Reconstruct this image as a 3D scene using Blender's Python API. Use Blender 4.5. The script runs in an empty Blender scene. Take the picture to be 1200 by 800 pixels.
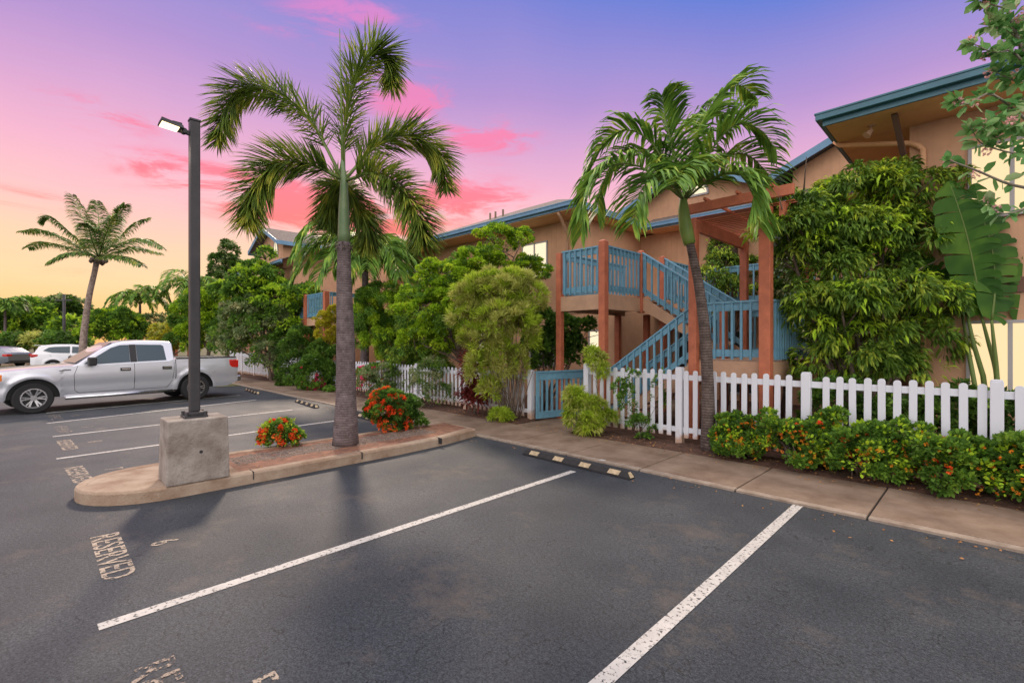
import bpy, bmesh, math, random
import numpy as np
from mathutils import Vector, Matrix
R = math.radians
random.seed(7); rng = np.random.default_rng(11)
S = bpy.context.scene
COL = S.collection
F = 560.0; H = 1.85; Q = math.sqrt(.5)

# ------------------------------------------------------------------ camera
cd = bpy.data.cameras.new('camera'); cam = bpy.data.objects.new('camera', cd); COL.objects.link(cam)
cd.sensor_width = 36; cd.lens = 36 * F / 1200; cd.clip_start = .05; cd.clip_end = 2000
cam.location = (0, 0, H); cam.rotation_euler = (R(90), 0, R(45)); S.camera = cam

# ------------------------------------------------------------------ world: a dusk sky laid out by compass direction and height
W = bpy.data.worlds.new('World'); S.world = W; W.use_nodes = True
nt = W.node_tree; nt.nodes.clear()
def wn(t, **k):
    n = nt.nodes.new(t)
    for a, b in k.items(): setattr(n, a, b)
    return n
def wm(op, a, b=None, c=None):
    n = wn('ShaderNodeMath', operation=op)
    for i, v in enumerate((a, b, c)):
        if v is None: continue
        if isinstance(v, (int, float)): n.inputs[i].default_value = v
        else: nt.links.new(v, n.inputs[i])
    return n.outputs[0]
def wmix(f, a, b):
    n = wn('ShaderNodeMix', data_type='RGBA')
    for i, v in ((0, f), (6, a), (7, b)):
        if isinstance(v, tuple): n.inputs[i].default_value = v
        elif isinstance(v, (int, float)): n.inputs[i].default_value = v
        else: nt.links.new(v, n.inputs[i])
    return n.outputs[2]
def ramp_w(fac, stops):
    n = wn('ShaderNodeValToRGB'); cr = n.color_ramp
    while len(cr.elements) > 1: cr.elements.remove(cr.elements[0])
    cr.elements[0].position = stops[0][0]; cr.elements[0].color = (*stops[0][1], 1)
    for p, c in stops[1:]:
        e = cr.elements.new(p); e.color = (*c, 1)
    nt.links.new(fac, n.inputs[0]); return n.outputs[0]
def lin(r, g, b):
    f = lambda v: ((v/255+.055)/1.055)**2.4 if v > 10 else v/255/12.92
    return (f(r), f(g), f(b))
tc = wn('ShaderNodeTexCoord')
sep = wn('ShaderNodeSeparateXYZ'); nt.links.new(tc.outputs['Generated'], sep.inputs[0])
X, Y, Z = sep.outputs
lr = wm('MULTIPLY', wm('ADD', X, Y), Q)              # towards the north-east (the buildings' far end)
fw = wm('MULTIPLY', wm('SUBTRACT', Y, X), Q)         # towards the sunset side
az = wm('DIVIDE', wm('ARCTAN2', lr, fw), math.pi)    # -1..1
hor = wm('SQRT', wm('ADD', wm('MULTIPLY', X, X), wm('MULTIPLY', Y, Y)))
el = wm('DIVIDE', wm('ARCTAN2', Z, hor), math.pi/2)  # 0..1
nz = wn('ShaderNodeTexNoise'); nz.inputs['Scale'].default_value = 2.2; nz.inputs['Detail'].default_value = 5
nt.links.new(tc.outputs['Generated'], nz.inputs['Vector'])
# colour by height, bluer towards the north-east
e2 = wm('ADD', el, wm('ADD', wm('MULTIPLY', wm('SUBTRACT', nz.outputs['Fac'], .5), .06), wm('MULTIPLY', wm('MULTIPLY', wm('MAXIMUM', az, 0.0), wm('POWER', wm('MINIMUM', el, 0.45), 3.0)), 9.0)))
grad = ramp_w(e2, [(0.0, lin(255,190,112)), (.03, lin(255,203,130)), (.065, lin(255,217,166)), (.105, lin(255,212,178)), (.15, lin(252,196,196)),
                   (.20, lin(238,178,204)), (.25, lin(210,163,207)), (.30, lin(178,147,206)), (.345, lin(156,142,208)), (.395, lin(130,132,208)),
                   (.44, lin(100,126,210)), (.60, lin(140,150,222)), (1, lin(200,200,235))])
# clouds: soft lit streaks at fixed compass directions
mp = wn('ShaderNodeMapping'); mp.inputs['Scale'].default_value = (3.0, 3.0, 13); nt.links.new(tc.outputs['Generated'], mp.inputs[0])
n2 = wn('ShaderNodeTexNoise'); n2.inputs['Scale'].default_value = 1.9; n2.inputs['Detail'].default_value = 10; n2.inputs['Roughness'].default_value = .66; n2.inputs['Distortion'].default_value = .6
nt.links.new(mp.outputs[0], n2.inputs['Vector'])
def pdir(px, py):
    l, u = (px-600)/F, (400-py)/F
    return math.atan(l)/math.pi, math.atan(u/math.hypot(1, l))/(math.pi/2)
tot = None
for (px, py, sx, sy, s) in [(492,102,40,22,1.5),(470,122,46,18,.6),(575,162,38,17,1.7),(552,235,48,18,1.8),(350,243,70,17,1.9),(222,202,58,13,1.8),
                            (400,240,50,20,1.5),(120,132,62,14,1.3),(405,12,60,15,1.6),(355,38,50,12,1.1),(30,232,62,8,1.7),(470,262,40,13,1.2),(280,228,50,14,1.2),(60,318,70,6,.5)]:
    a0, e0 = pdir(px, py); a1, _ = pdir(px+sx, py); _, e1 = pdir(px, py-sy)
    da = wm('DIVIDE', wm('SUBTRACT', az, a0), a1-a0); de = wm('DIVIDE', wm('SUBTRACT', el, e0), e1-e0)
    g = wm('MULTIPLY', wm('EXPONENT', wm('MULTIPLY', wm('ADD', wm('MULTIPLY', da, da), wm('MULTIPLY', de, de)), -.5)), s)
    tot = g if tot is None else wm('ADD', tot, g)
cf = wn('ShaderNodeMapRange'); cf.interpolation_type = 'SMOOTHERSTEP'
nt.links.new(wm('MULTIPLY', tot, wm('ADD', wm('MULTIPLY', n2.outputs['Fac'], 8.0), -3.25)), cf.inputs[0])
cf.inputs[1].default_value = .0; cf.inputs[2].default_value = 2.2
cloudcol = ramp_w(e2, [(.05, lin(255,165,120)), (.14, lin(255,118,112)), (.20, lin(252,122,145)), (.27, lin(244,132,176)), (.38, lin(218,134,200))])
sky = wmix(wm('MULTIPLY', cf.outputs[0], .84), grad, cloudcol)
# the bright, pale overcast overhead and behind the viewer that lights the place
back = wn('ShaderNodeMapRange'); back.interpolation_type = 'SMOOTHSTEP'; nt.links.new(wm('MULTIPLY', fw, -1.0), back.inputs[0])
back.inputs[1].default_value = -.10; back.inputs[2].default_value = .55
over = wn('ShaderNodeMapRange'); over.interpolation_type = 'SMOOTHSTEP'; nt.links.new(el, over.inputs[0])
over.inputs[1].default_value = .50; over.inputs[2].default_value = .72
amb = wm('MAXIMUM', back.outputs[0], over.outputs[0])
sky = wmix(amb, sky, (2.15, 2.02, 2.02, 1))
bg = wn('ShaderNodeBackground'); nt.links.new(sky, bg.inputs[0]); bg.inputs[1].default_value = 1.0
wo = wn('ShaderNodeOutputWorld'); nt.links.new(bg.outputs[0], wo.inputs[0])

sl = bpy.data.lights.new('sun', 'SUN'); sl.energy = 2.6; sl.angle = R(6); sl.color = (1, .80, .62)
so = bpy.data.objects.new('sun', sl); COL.objects.link(so)
el_s = R(34); dl, dd = -.36, .93
sd = Vector(((dl-dd)*Q*math.cos(el_s), (dl+dd)*Q*math.cos(el_s), math.sin(el_s)))   # towards the sun
so.rotation_euler = sd.to_track_quat('Z', 'Y').to_euler()
S.view_settings.view_transform = 'Standard'; S.view_settings.look = 'None'; S.view_settings.gamma = 1
S.view_settings.exposure = 0.12; S.view_settings.use_curve_mapping = False

# ------------------------------------------------------------------ helpers
def gpt(px, py, z=0.0):
    D = F*(H-z)/(py-400); L = (px-600)/F*D
    return ((L-D)*Q, (L+D)*Q)
def cpt(px, D, py=None, z=None):
    L = (px-600)/F*D
    zz = z if z is not None else H + (400-py)/F*D
    return Vector(((L-D)*Q, (L+D)*Q, zz))
def xat(px, Y0):
    r = (px-600)/F; return Y0*(r-1)/(r+1)

def mat(name, col, rough=.7, var=0.0, scale=4.0, bump=0.0, bscale=40, metal=0, col2=None, spec=.4, detail=6, coat=0):
    m = bpy.data.materials.new(name); m.use_nodes = True; t = m.node_tree; p = t.nodes['Principled BSDF']
    p.inputs['Roughness'].default_value = rough; p.inputs['Metallic'].default_value = metal
    p.inputs['Specular IOR Level'].default_value = spec; p.inputs['Base Color'].default_value = (*col, 1)
    if coat: p.inputs['Coat Weight'].default_value = coat; p.inputs['Coat Roughness'].default_value = .05
    tcn = t.nodes.new('ShaderNodeTexCoord'); co = tcn.outputs['Object']
    if var or col2:
        n = t.nodes.new('ShaderNodeTexNoise'); n.inputs['Scale'].default_value = scale; n.inputs['Detail'].default_value = detail
        n.inputs['Roughness'].default_value = .65
        t.links.new(co, n.inputs['Vector'])
        r = t.nodes.new('ShaderNodeValToRGB'); t.links.new(n.outputs['Fac'], r.inputs[0])
        a = col; b = col2 if col2 else tuple(min(1, c*(1+var)) for c in col)
        if not col2: a = tuple(c*(1-var) for c in col)
        r.color_ramp.elements[0].position = .35; r.color_ramp.elements[1].position = .65
        r.color_ramp.elements[0].color = (*a, 1); r.color_ramp.elements[1].color = (*b, 1)
        t.links.new(r.outputs[0], p.inputs['Base Color'])
    if bump:
        n = t.nodes.new('ShaderNodeTexNoise'); n.inputs['Scale'].default_value = bscale; n.inputs['Detail'].default_value = 5
        t.links.new(co, n.inputs['Vector'])
        b = t.nodes.new('ShaderNodeBump'); b.inputs['Strength'].default_value = bump; b.inputs['Distance'].default_value = .02
        t.links.new(n.outputs['Fac'], b.inputs['Height']); t.links.new(b.outputs[0], p.inputs['Normal'])
    return m
def leafmat(name, c1, c2, c3=None, trans=.38, rough=.5, nscale=2.5, k=1.95):
    c1, c2, c3 = [tuple(min(.8, v*k*w_*(1 if max(c) < .3 else .75)) for v, w_ in zip(c, (1.28, 1.08, .8))) if c else None for c in (c1, c2, c3)]
    m = bpy.data.materials.new(name); m.use_nodes = True; t = m.node_tree; p = t.nodes['Principled BSDF']; out = t.nodes['Material Output']
    geo = t.nodes.new('ShaderNodeNewGeometry'); tcn = t.nodes.new('ShaderNodeTexCoord')
    n = t.nodes.new('ShaderNodeTexNoise'); n.inputs['Scale'].default_value = nscale; t.links.new(tcn.outputs['Object'], n.inputs['Vector'])
    a = t.nodes.new('ShaderNodeMath'); a.operation = 'MULTIPLY_ADD'; a.inputs[1].default_value = .55
    t.links.new(geo.outputs['Random Per Island'], a.inputs[0])
    b = t.nodes.new('ShaderNodeMath'); b.operation = 'MULTIPLY_ADD'; b.inputs[1].default_value = 1.6; b.inputs[2].default_value = -.55
    t.links.new(n.outputs['Fac'], b.inputs[0]); t.links.new(b.outputs[0], a.inputs[2])
    r = t.nodes.new('ShaderNodeValToRGB'); t.links.new(a.outputs[0], r.inputs[0]); cr = r.color_ramp
    cr.elements[0].color = (*c1, 1); cr.elements[1].color = (*c2, 1); cr.elements[0].position = .1; cr.elements[1].position = .62
    if c3: e = cr.elements.new(.95); e.color = (*c3, 1)
    t.links.new(r.outputs[0], p.inputs['Base Color']); p.inputs['Roughness'].default_value = max(rough, .5); p.inputs['Specular IOR Level'].default_value = .2
    tr = t.nodes.new('ShaderNodeBsdfTranslucent'); t.links.new(r.outputs[0], tr.inputs[0])
    mx = t.nodes.new('ShaderNodeMixShader'); mx.inputs[0].default_value = trans
    t.links.new(p.outputs[0], mx.inputs[1]); t.links.new(tr.outputs[0], mx.inputs[2]); t.links.new(mx.outputs[0], out.inputs[0])
    return m
def emit(name, col, s):
    m = bpy.data.materials.new(name); m.use_nodes = True; p = m.node_tree.nodes['Principled BSDF']
    p.inputs['Base Color'].default_value = (.02, .02, .02, 1); p.inputs['Emission Color'].default_value = (*col, 1); p.inputs['Emission Strength'].default_value = s
    return m

class MB:
    def __init__(s): s.v = []; s.f = []
    def quadbox(s, c):          # 8 corners: bottom 4 ccw, top 4 ccw
        o = len(s.v); s.v += [tuple(p) for p in c]
        s.f += [[o+i for i in q] for q in ((3,2,1,0),(4,5,6,7),(0,1,5,4),(1,2,6,5),(2,3,7,6),(3,0,4,7))]
        return s
    def box(s, x0, x1, y0, y1, z0, z1):
        return s.quadbox([(x0,y0,z0),(x1,y0,z0),(x1,y1,z0),(x0,y1,z0),(x0,y0,z1),(x1,y0,z1),(x1,y1,z1),(x0,y1,z1)])
    def bar(s, a, b, w, h, up=(0,0,1)):      # rectangular bar between two points
        a = Vector(a); b = Vector(b); d = (b-a).normalized(); u = Vector(up)
        sd_ = d.cross(u).normalized(); u = sd_.cross(d).normalized()
        sd_ *= w/2; u = u*h/2
        return s.quadbox([a-sd_-u, a+sd_-u, b+sd_-u, b-sd_-u, a-sd_+u, a+sd_+u, b+sd_+u, b-sd_+u])
    def vbar(s, a, b, w, h):                 # bar whose ends stay plumb (rails of a stair)
        a = Vector(a); b = Vector(b); d = (b-a); d.z = 0; d.normalize(); sd_ = Vector((-d.y, d.x, 0))*w/2; u = Vector((0,0,h/2))
        return s.quadbox([a+sd_-u, a-sd_-u, b-sd_-u, b+sd_-u, a+sd_+u, a-sd_+u, b-sd_+u, b+sd_+u])
    def tube(s, pts, rad, n=8, cap=True):
        pts = [Vector(p) for p in pts]; o = len(s.v); m = len(pts)
        if not hasattr(rad, '__len__'): rad = [rad]*m
        ref = Vector((.31, .17, .93))
        for i, p in enumerate(pts):
            d = (pts[min(i+1, m-1)]-pts[max(i-1, 0)]).normalized()
            a = d.cross(ref)
            if a.length < .1: a = d.cross(Vector((1, 0, 0)))
            a.normalize(); b = d.cross(a)
            for k in range(n):
                t = 2*math.pi*k/n; s.v.append(tuple(p + (a*math.cos(t)+b*math.sin(t))*rad[i]))
        for i in range(m-1):
            for k in range(n):
                s.f.append([o+i*n+k, o+i*n+(k+1) % n, o+(i+1)*n+(k+1) % n, o+(i+1)*n+k])
        if cap: s.f.append([o+k for k in range(n)][::-1]); s.f.append([o+(m-1)*n+k for k in range(n)])
        return s
    def prism(s, poly, a, b):    # poly: list of 3D points; extruded by vector b-a
        a = Vector(a); b = Vector(b); o = len(s.v); n = len(poly)
        s.v += [tuple(Vector(p)+a) for p in poly] + [tuple(Vector(p)+b) for p in poly]
        s.f.append([o+i for i in range(n)][::-1]); s.f.append([o+n+i for i in range(n)])
        for i in range(n): s.f.append([o+i, o+(i+1) % n, o+n+(i+1) % n, o+n+i])
        return s
    def build(s, name, m, parent=None, loc=None, smooth=False, bevel=0, fix=True):
        me = bpy.data.meshes.new(name); me.from_pydata(s.v, [], s.f)
        if fix:
            bm = bmesh.new(); bm.from_mesh(me); bmesh.ops.recalc_face_normals(bm, faces=bm.faces)
            bm.to_mesh(me); bm.free()
        me.materials.append(m)
        if smooth: me.polygons.foreach_set('use_smooth', [True]*len(me.polygons))
        o = bpy.data.objects.new(name, me); COL.objects.link(o)
        if parent: o.parent = parent
        if loc: o.location = loc
        if bevel:
            b = o.modifiers.new('bevel', 'BEVEL'); b.width = bevel; b.segments = 2; b.limit_method = 'ANGLE'; b.angle_limit = R(35)
            b.harden_normals = False
        return o
def rawmesh(name, verts, quads, m, parent=None, smooth=False):
    """fast numpy mesh; quads: (n,k) index array, or list of such arrays"""
    if not isinstance(quads, list): quads = [quads]
    me = bpy.data.meshes.new(name); me.vertices.add(len(verts)); me.vertices.foreach_set('co', np.asarray(verts, np.float32).ravel())
    loops = np.concatenate([q.ravel() for q in quads]); tots = np.concatenate([np.full(len(q), q.shape[1]) for q in quads])
    st = np.concatenate([[0], np.cumsum(tots)[:-1]])
    me.loops.add(len(loops)); me.loops.foreach_set('vertex_index', loops.astype(np.int32))
    me.polygons.add(len(tots)); me.polygons.foreach_set('loop_start', st.astype(np.int32)); me.polygons.foreach_set('loop_total', tots.astype(np.int32))
    if smooth: me.polygons.foreach_set('use_smooth', np.ones(len(tots), bool))
    me.update(calc_edges=True); me.materials.append(m)
    o = bpy.data.objects.new(name, me); COL.objects.link(o)
    if parent: o.parent = parent
    return o
def tag(o, label=None, cat=None, group=None, kind=None):
    if label: o['label'] = label
    if cat: o['category'] = cat
    if group: o['group'] = group
    if kind: o['kind'] = kind
    return o
def empty(name, loc, label, cat, group=None, rz=0):
    o = bpy.data.objects.new(name, None); COL.objects.link(o); o.location = loc; o.rotation_euler = (0, 0, rz)
    o.empty_display_size = .2
    return tag(o, label, cat, group)
def struct(o): o['kind'] = 'structure'; return o
def copy_obj(o, parent, loc):
    c = o.copy(); COL.objects.link(c); c.parent = parent; c.location = loc; return c

# ------------------------------------------------------------------ materials
def asphalt_mat():
    m = bpy.data.materials.new('asphalt'); m.use_nodes = True; t = m.node_tree; p = t.nodes['Principled BSDF']
    tcn = t.nodes.new('ShaderNodeTexCoord'); co = tcn.outputs['Object']
    def noise(s, d=6, r=.6):
        n = t.nodes.new('ShaderNodeTexNoise'); n.inputs['Scale'].default_value = s; n.inputs['Detail'].default_value = d; n.inputs['Roughness'].default_value = r
        t.links.new(co, n.inputs['Vector']); return n.outputs['Fac']
    def rmp(f, a, b, ca, cb):
        r = t.nodes.new('ShaderNodeValToRGB'); t.links.new(f, r.inputs[0]); r.color_ramp.elements[0].position = a; r.color_ramp.elements[1].position = b
        r.color_ramp.elements[0].color = (*ca, 1); r.color_ramp.elements[1].color = (*cb, 1); return r.outputs[0]
    def mul(a, b):
        n = t.nodes.new('ShaderNodeMix'); n.data_type = 'RGBA'; n.blend_type = 'MULTIPLY'; n.inputs[0].default_value = 1
        t.links.new(a, n.inputs[6]); t.links.new(b, n.inputs[7]); return n.outputs[2]
    base = rmp(noise(.55, 8, .6), .3, .72, (.021, .027, .035), (.049, .057, .068))
    patch = rmp(noise(1.7, 4, .5), .35, .7, (.80, .80, .82), (1.22, 1.18, 1.12))
    grit = rmp(noise(85, 3, .7), .36, .62, (.45, .45, .46), (1.45, 1.42, 1.38))
    grit2 = rmp(noise(38, 5, .8), .40, .60, (.55, .56, .58), (1.32, 1.30, 1.26))
    c = mul(mul(mul(base, patch), grit), grit2)
    # hairline cracks
    v = t.nodes.new('ShaderNodeTexVoronoi'); v.feature = 'DISTANCE_TO_EDGE'; v.inputs['Scale'].default_value = 7
    w = t.nodes.new('ShaderNodeMix'); w.data_type = 'VECTOR'; w.inputs[0].default_value = .22
    nn = t.nodes.new('ShaderNodeTexNoise'); nn.inputs['Scale'].default_value = 6; nn.inputs['Detail'].default_value = 6; t.links.new(co, nn.inputs['Vector'])
    t.links.new(co, w.inputs[4]); t.links.new(nn.outputs['Color'], w.inputs[5]); t.links.new(w.outputs[1], v.inputs['Vector'])
    crk = rmp(v.outputs['Distance'], .0, .03, (.22, .22, .22), (1, 1, 1))
    sel = rmp(noise(3.4, 6, .75), .50, .56, (0, 0, 0), (1, 1, 1))
    cm = t.nodes.new('ShaderNodeMix'); cm.data_type = 'RGBA'; t.links.new(sel, cm.inputs[0]); cm.inputs[6].default_value = (1, 1, 1, 1); t.links.new(crk, cm.inputs[7])
    c = mul(c, cm.outputs[2])
    # sparse rusty stains
    sm = t.nodes.new('ShaderNodeMix'); sm.data_type = 'RGBA'; st = rmp(noise(.8, 8, .75), .54, .70, (0, 0, 0), (.7, .7, .7))
    t.links.new(st, sm.inputs[0]); t.links.new(c, sm.inputs[6]); sm.inputs[7].default_value = (.105, .085, .068, 1)
    t.links.new(sm.outputs[2], p.inputs['Base Color'])
    r = t.nodes.new('ShaderNodeMapRange'); t.links.new(noise(1.1), r.inputs[0]); r.inputs[3].default_value = .52; r.inputs[4].default_value = .85
    t.links.new(r.outputs[0], p.inputs['Roughness']); p.inputs['Specular IOR Level'].default_value = .35
    b = t.nodes.new('ShaderNodeBump'); b.inputs['Strength'].default_value = .55; b.inputs['Distance'].default_value = .012
    t.links.new(noise(60, 5, .75), b.inputs['Height']); t.links.new(b.outputs[0], p.inputs['Normal'])
    return m
M = {}
M['asphalt'] = asphalt_mat()
M['soil'] = mat('soil', (.05, .026, .017), .95, col2=(.13, .065, .04), scale=9, bump=.9, bscale=45)
M['dirt'] = mat('dirt', (.07, .05, .03), .95, col2=(.10, .11, .035), scale=.8, bump=.9, bscale=25)
M['concrete_brown'] = mat('concrete_brown', (.135, .085, .055), .85, col2=(.25, .18, .128), scale=1.6, bump=.35, bscale=90, detail=10)
M['concrete_edge'] = mat('concrete_edge', (.20, .15, .11), .85, col2=(.31, .25, .195), scale=6, bump=.3, bscale=60)
M['kerb'] = mat('kerb', (.19, .115, .07), .85, col2=(.34, .26, .19), scale=2.4, bump=.5, bscale=50, detail=10)
M['plinth'] = mat('plinth', (.15, .118, .095), .9, col2=(.31, .275, .24), scale=3.4, bump=.5, bscale=40, detail=10)
def brickmat():
    m = mat('brick_paving', (.3, .1, .06), .9); t = m.node_tree; p = t.nodes['Principled BSDF']
    tcn = t.nodes.new('ShaderNodeTexCoord'); b = t.nodes.new('ShaderNodeTexBrick'); b.inputs['Scale'].default_value = 5
    mp_ = t.nodes.new('ShaderNodeMapping'); mp_.inputs['Rotation'].default_value = (0, 0, R(90)); t.links.new(tcn.outputs['Object'], mp_.inputs[0]); t.links.new(mp_.outputs[0], b.inputs['Vector'])
    b.inputs['Color1'].default_value = (.25, .11, .065, 1); b.inputs['Color2'].default_value = (.16, .075, .045, 1); b.inputs['Mortar'].default_value = (.12, .07, .045, 1)
    b.inputs['Mortar Size'].default_value = .02
    n = t.nodes.new('ShaderNodeTexNoise'); n.inputs['Scale'].default_value = 8; n.inputs['Detail'].default_value = 8; t.links.new(tcn.outputs['Object'], n.inputs['Vector'])
    mm = t.nodes.new('ShaderNodeMix'); mm.data_type = 'RGBA'; mm.blend_type = 'OVERLAY'; mm.inputs[0].default_value = .8
    t.links.new(b.outputs['Color'], mm.inputs[6]); t.links.new(n.outputs['Fac'], mm.inputs[7]); t.links.new(mm.outputs[2], p.inputs['Base Color'])
    bp = t.nodes.new('ShaderNodeBump'); bp.inputs['Strength'].default_value = .5; bp.inputs['Distance'].default_value = .01
    t.links.new(b.outputs['Fac'], bp.inputs['Height']); bp.invert = True; t.links.new(bp.outputs[0], p.inputs['Normal'])
    return m
M['brick'] = brickmat()
M['gravel'] = mat('gravel', (.07, .05, .04), .95, col2=(.26, .19, .15), scale=55, bump=1, bscale=60, detail=2)
def sidingmat():
    m = mat('siding', (.50, .285, .165), .8, var=.13, scale=1.1, bump=0); t = m.node_tree; p = t.nodes['Principled BSDF']
    tcn = t.nodes.new('ShaderNodeTexCoord'); sp = t.nodes.new('ShaderNodeSeparateXYZ'); t.links.new(tcn.outputs['Object'], sp.inputs[0])
    a = t.nodes.new('ShaderNodeMath'); a.operation = 'ADD'; t.links.new(sp.outputs[0], a.inputs[0]); t.links.new(sp.outputs[1], a.inputs[1])
    b = t.nodes.new('ShaderNodeMath'); b.operation = 'MULTIPLY'; b.inputs[1].default_value = 5; t.links.new(a.outputs[0], b.inputs[0])
    c = t.nodes.new('ShaderNodeMath'); c.operation = 'FRACT'; t.links.new(b.outputs[0], c.inputs[0])
    d = t.nodes.new('ShaderNodeMath'); d.operation = 'GREATER_THAN'; d.inputs[1].default_value = .06; t.links.new(c.outputs[0], d.inputs[0])
    n = t.nodes.new('ShaderNodeTexNoise'); n.inputs['Scale'].default_value = 60; t.links.new(tcn.outputs['Object'], n.inputs['Vector'])
    e = t.nodes.new('ShaderNodeMath'); e.operation = 'MULTIPLY_ADD'; e.inputs[1].default_value = .15; t.links.new(n.outputs['Fac'], e.inputs[0]); t.links.new(d.outputs[0], e.inputs[2])
    bp = t.nodes.new('ShaderNodeBump'); bp.inputs['Strength'].default_value = 1; bp.inputs['Distance'].default_value = .012
    t.links.new(e.outputs[0], bp.inputs['Height']); t.links.new(bp.outputs[0], p.inputs['Normal']); return m
M['siding'] = sidingmat()
M['soffit'] = mat('soffit', (.64, .36, .19), .8, var=.07, scale=2)
M['tan'] = mat('tan_paint', (.46, .28, .175), .7, var=.12, scale=3, bump=.15)
M['redwood'] = mat('redbrown_paint', (.42, .125, .06), .6, var=.16, scale=5, bump=.2, bscale=60)
M['blue'] = mat('blue_paint', (.13, .29, .385), .55, var=.14, scale=7, bump=.15, bscale=70)
M['fascia'] = mat('fascia_blue', (.11, .22, .33), .5, var=.12, scale=3, bump=.1)
M['gutter'] = mat('gutter_teal', (.04, .13, .17), .4, var=.12, scale=3)
def shingle():
    m = mat('shingles', (.11, .09, .08), .95); t = m.node_tree; p = t.nodes['Principled BSDF']
    tcn = t.nodes.new('ShaderNodeTexCoord'); b = t.nodes.new('ShaderNodeTexBrick'); b.inputs['Scale'].default_value = 4.5
    t.links.new(tcn.outputs['Object'], b.inputs['Vector'])
    b.inputs['Color1'].default_value = (.13, .105, .09, 1); b.inputs['Color2'].default_value = (.20, .165, .14, 1); b.inputs['Mortar'].default_value = (.06, .05, .045, 1)
    b.inputs['Mortar Size'].default_value = .03
    n = t.nodes.new('ShaderNodeTexNoise'); n.inputs['Scale'].default_value = 25; n.inputs['Detail'].default_value = 6; t.links.new(tcn.outputs['Object'], n.inputs['Vector'])
    mm = t.nodes.new('ShaderNodeMix'); mm.data_type = 'RGBA'; mm.blend_type = 'OVERLAY'; mm.inputs[0].default_value = .7
    t.links.new(b.outputs['Color'], mm.inputs[6]); t.links.new(n.outputs['Fac'], mm.inputs[7]); t.links.new(mm.outputs[2], p.inputs['Base Color'])
    bp = t.nodes.new('ShaderNodeBump'); bp.inputs['Strength'].default_value = .8; bp.inputs['Distance'].default_value = .02
    t.links.new(b.outputs['Color'], bp.inputs['Height']); t.links.new(bp.outputs[0], p.inputs['Normal']); return m
M['shingle'] = shingle()
def fencemat():
    m = mat('white_paint', (.66, .64, .66), .55); t = m.node_tree; p = t.nodes['Principled BSDF']
    geo = t.nodes.new('ShaderNodeNewGeometry'); sp = t.nodes.new('ShaderNodeSeparateXYZ'); t.links.new(geo.outputs['Position'], sp.inputs[0])
    n = t.nodes.new('ShaderNodeTexNoise'); n.inputs['Scale'].default_value = 7; n.inputs['Detail'].default_value = 5; t.links.new(geo.outputs['Position'], n.inputs['Vector'])
    a = t.nodes.new('ShaderNodeMath'); a.operation = 'MULTIPLY_ADD'; a.inputs[1].default_value = -.30; t.links.new(n.outputs['Fac'], a.inputs[0]); t.links.new(sp.outputs[2], a.inputs[2])
    r = t.nodes.new('ShaderNodeValToRGB'); t.links.new(a.outputs[0], r.inputs[0]); r.color_ramp.elements[0].position = 0.0; r.color_ramp.elements[1].position = .10
    r.color_ramp.elements[0].color = (.44, .30, .22, 1); r.color_ramp.elements[1].color = (.60, .615, .65, 1)
    t.links.new(r.outputs[0], p.inputs['Base Color']); return m
M['white'] = fencemat()     # red soil splashed on the foot of the boards
M['frame'] = mat('window_frame', (.33, .31, .30), .5)
M['glow'] = emit('lit_pane', (1.0, .74, .40), .96)
M['glow2'] = emit('lit_pane_pale', (1.0, .86, .58), .98)
M['darkglass'] = mat('dark_glass', (.03, .035, .04), .12, spec=.8)
M['door'] = mat('door_paint', (.10, .055, .04), .6, var=.1)
M['pole'] = mat('pole_paint', (.036, .034, .036), .5, var=.2, scale=3, bump=.05, spec=.3)
M['rubber'] = mat('black_rubber', (.022, .021, .022), .75, var=.25, scale=20, bump=.3, bscale=60)
M['refl'] = mat('reflective_patch', (.40, .31, .19), .6, var=.25, scale=25)
def paintmat(name, col, thr=.44, s=30):
    m = mat(name, col, .7, var=.1, scale=6); t = m.node_tree; out = t.nodes['Material Output']; p = t.nodes['Principled BSDF']
    n = t.nodes.new('ShaderNodeTexNoise'); n.inputs['Scale'].default_value = s; n.inputs['Detail'].default_value = 9; n.inputs['Roughness'].default_value = .75
    geo = t.nodes.new('ShaderNodeNewGeometry'); t.links.new(geo.outputs['Position'], n.inputs['Vector'])
    r = t.nodes.new('ShaderNodeValToRGB'); t.links.new(n.outputs['Fac'], r.inputs[0]); r.color_ramp.elements[0].position = thr-.05; r.color_ramp.elements[1].position = thr+.02
    tr = t.nodes.new('ShaderNodeBsdfTransparent'); mx = t.nodes.new('ShaderNodeMixShader'); t.links.new(r.outputs[0], mx.inputs[0])
    t.links.new(tr.outputs[0], mx.inputs[1]); t.links.new(p.outputs[0], mx.inputs[2]); t.links.new(mx.outputs[0], out.inputs[0]); return m
M['line'] = paintmat('line_paint', (.42, .40, .37), .44)
M['letters'] = paintmat('letter_paint', (.34, .275, .21), .47, 34)
M['letters_worn'] = paintmat('letter_paint_worn', (.28, .22, .17), .53, 16)
M['bark_palm'] = None
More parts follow.
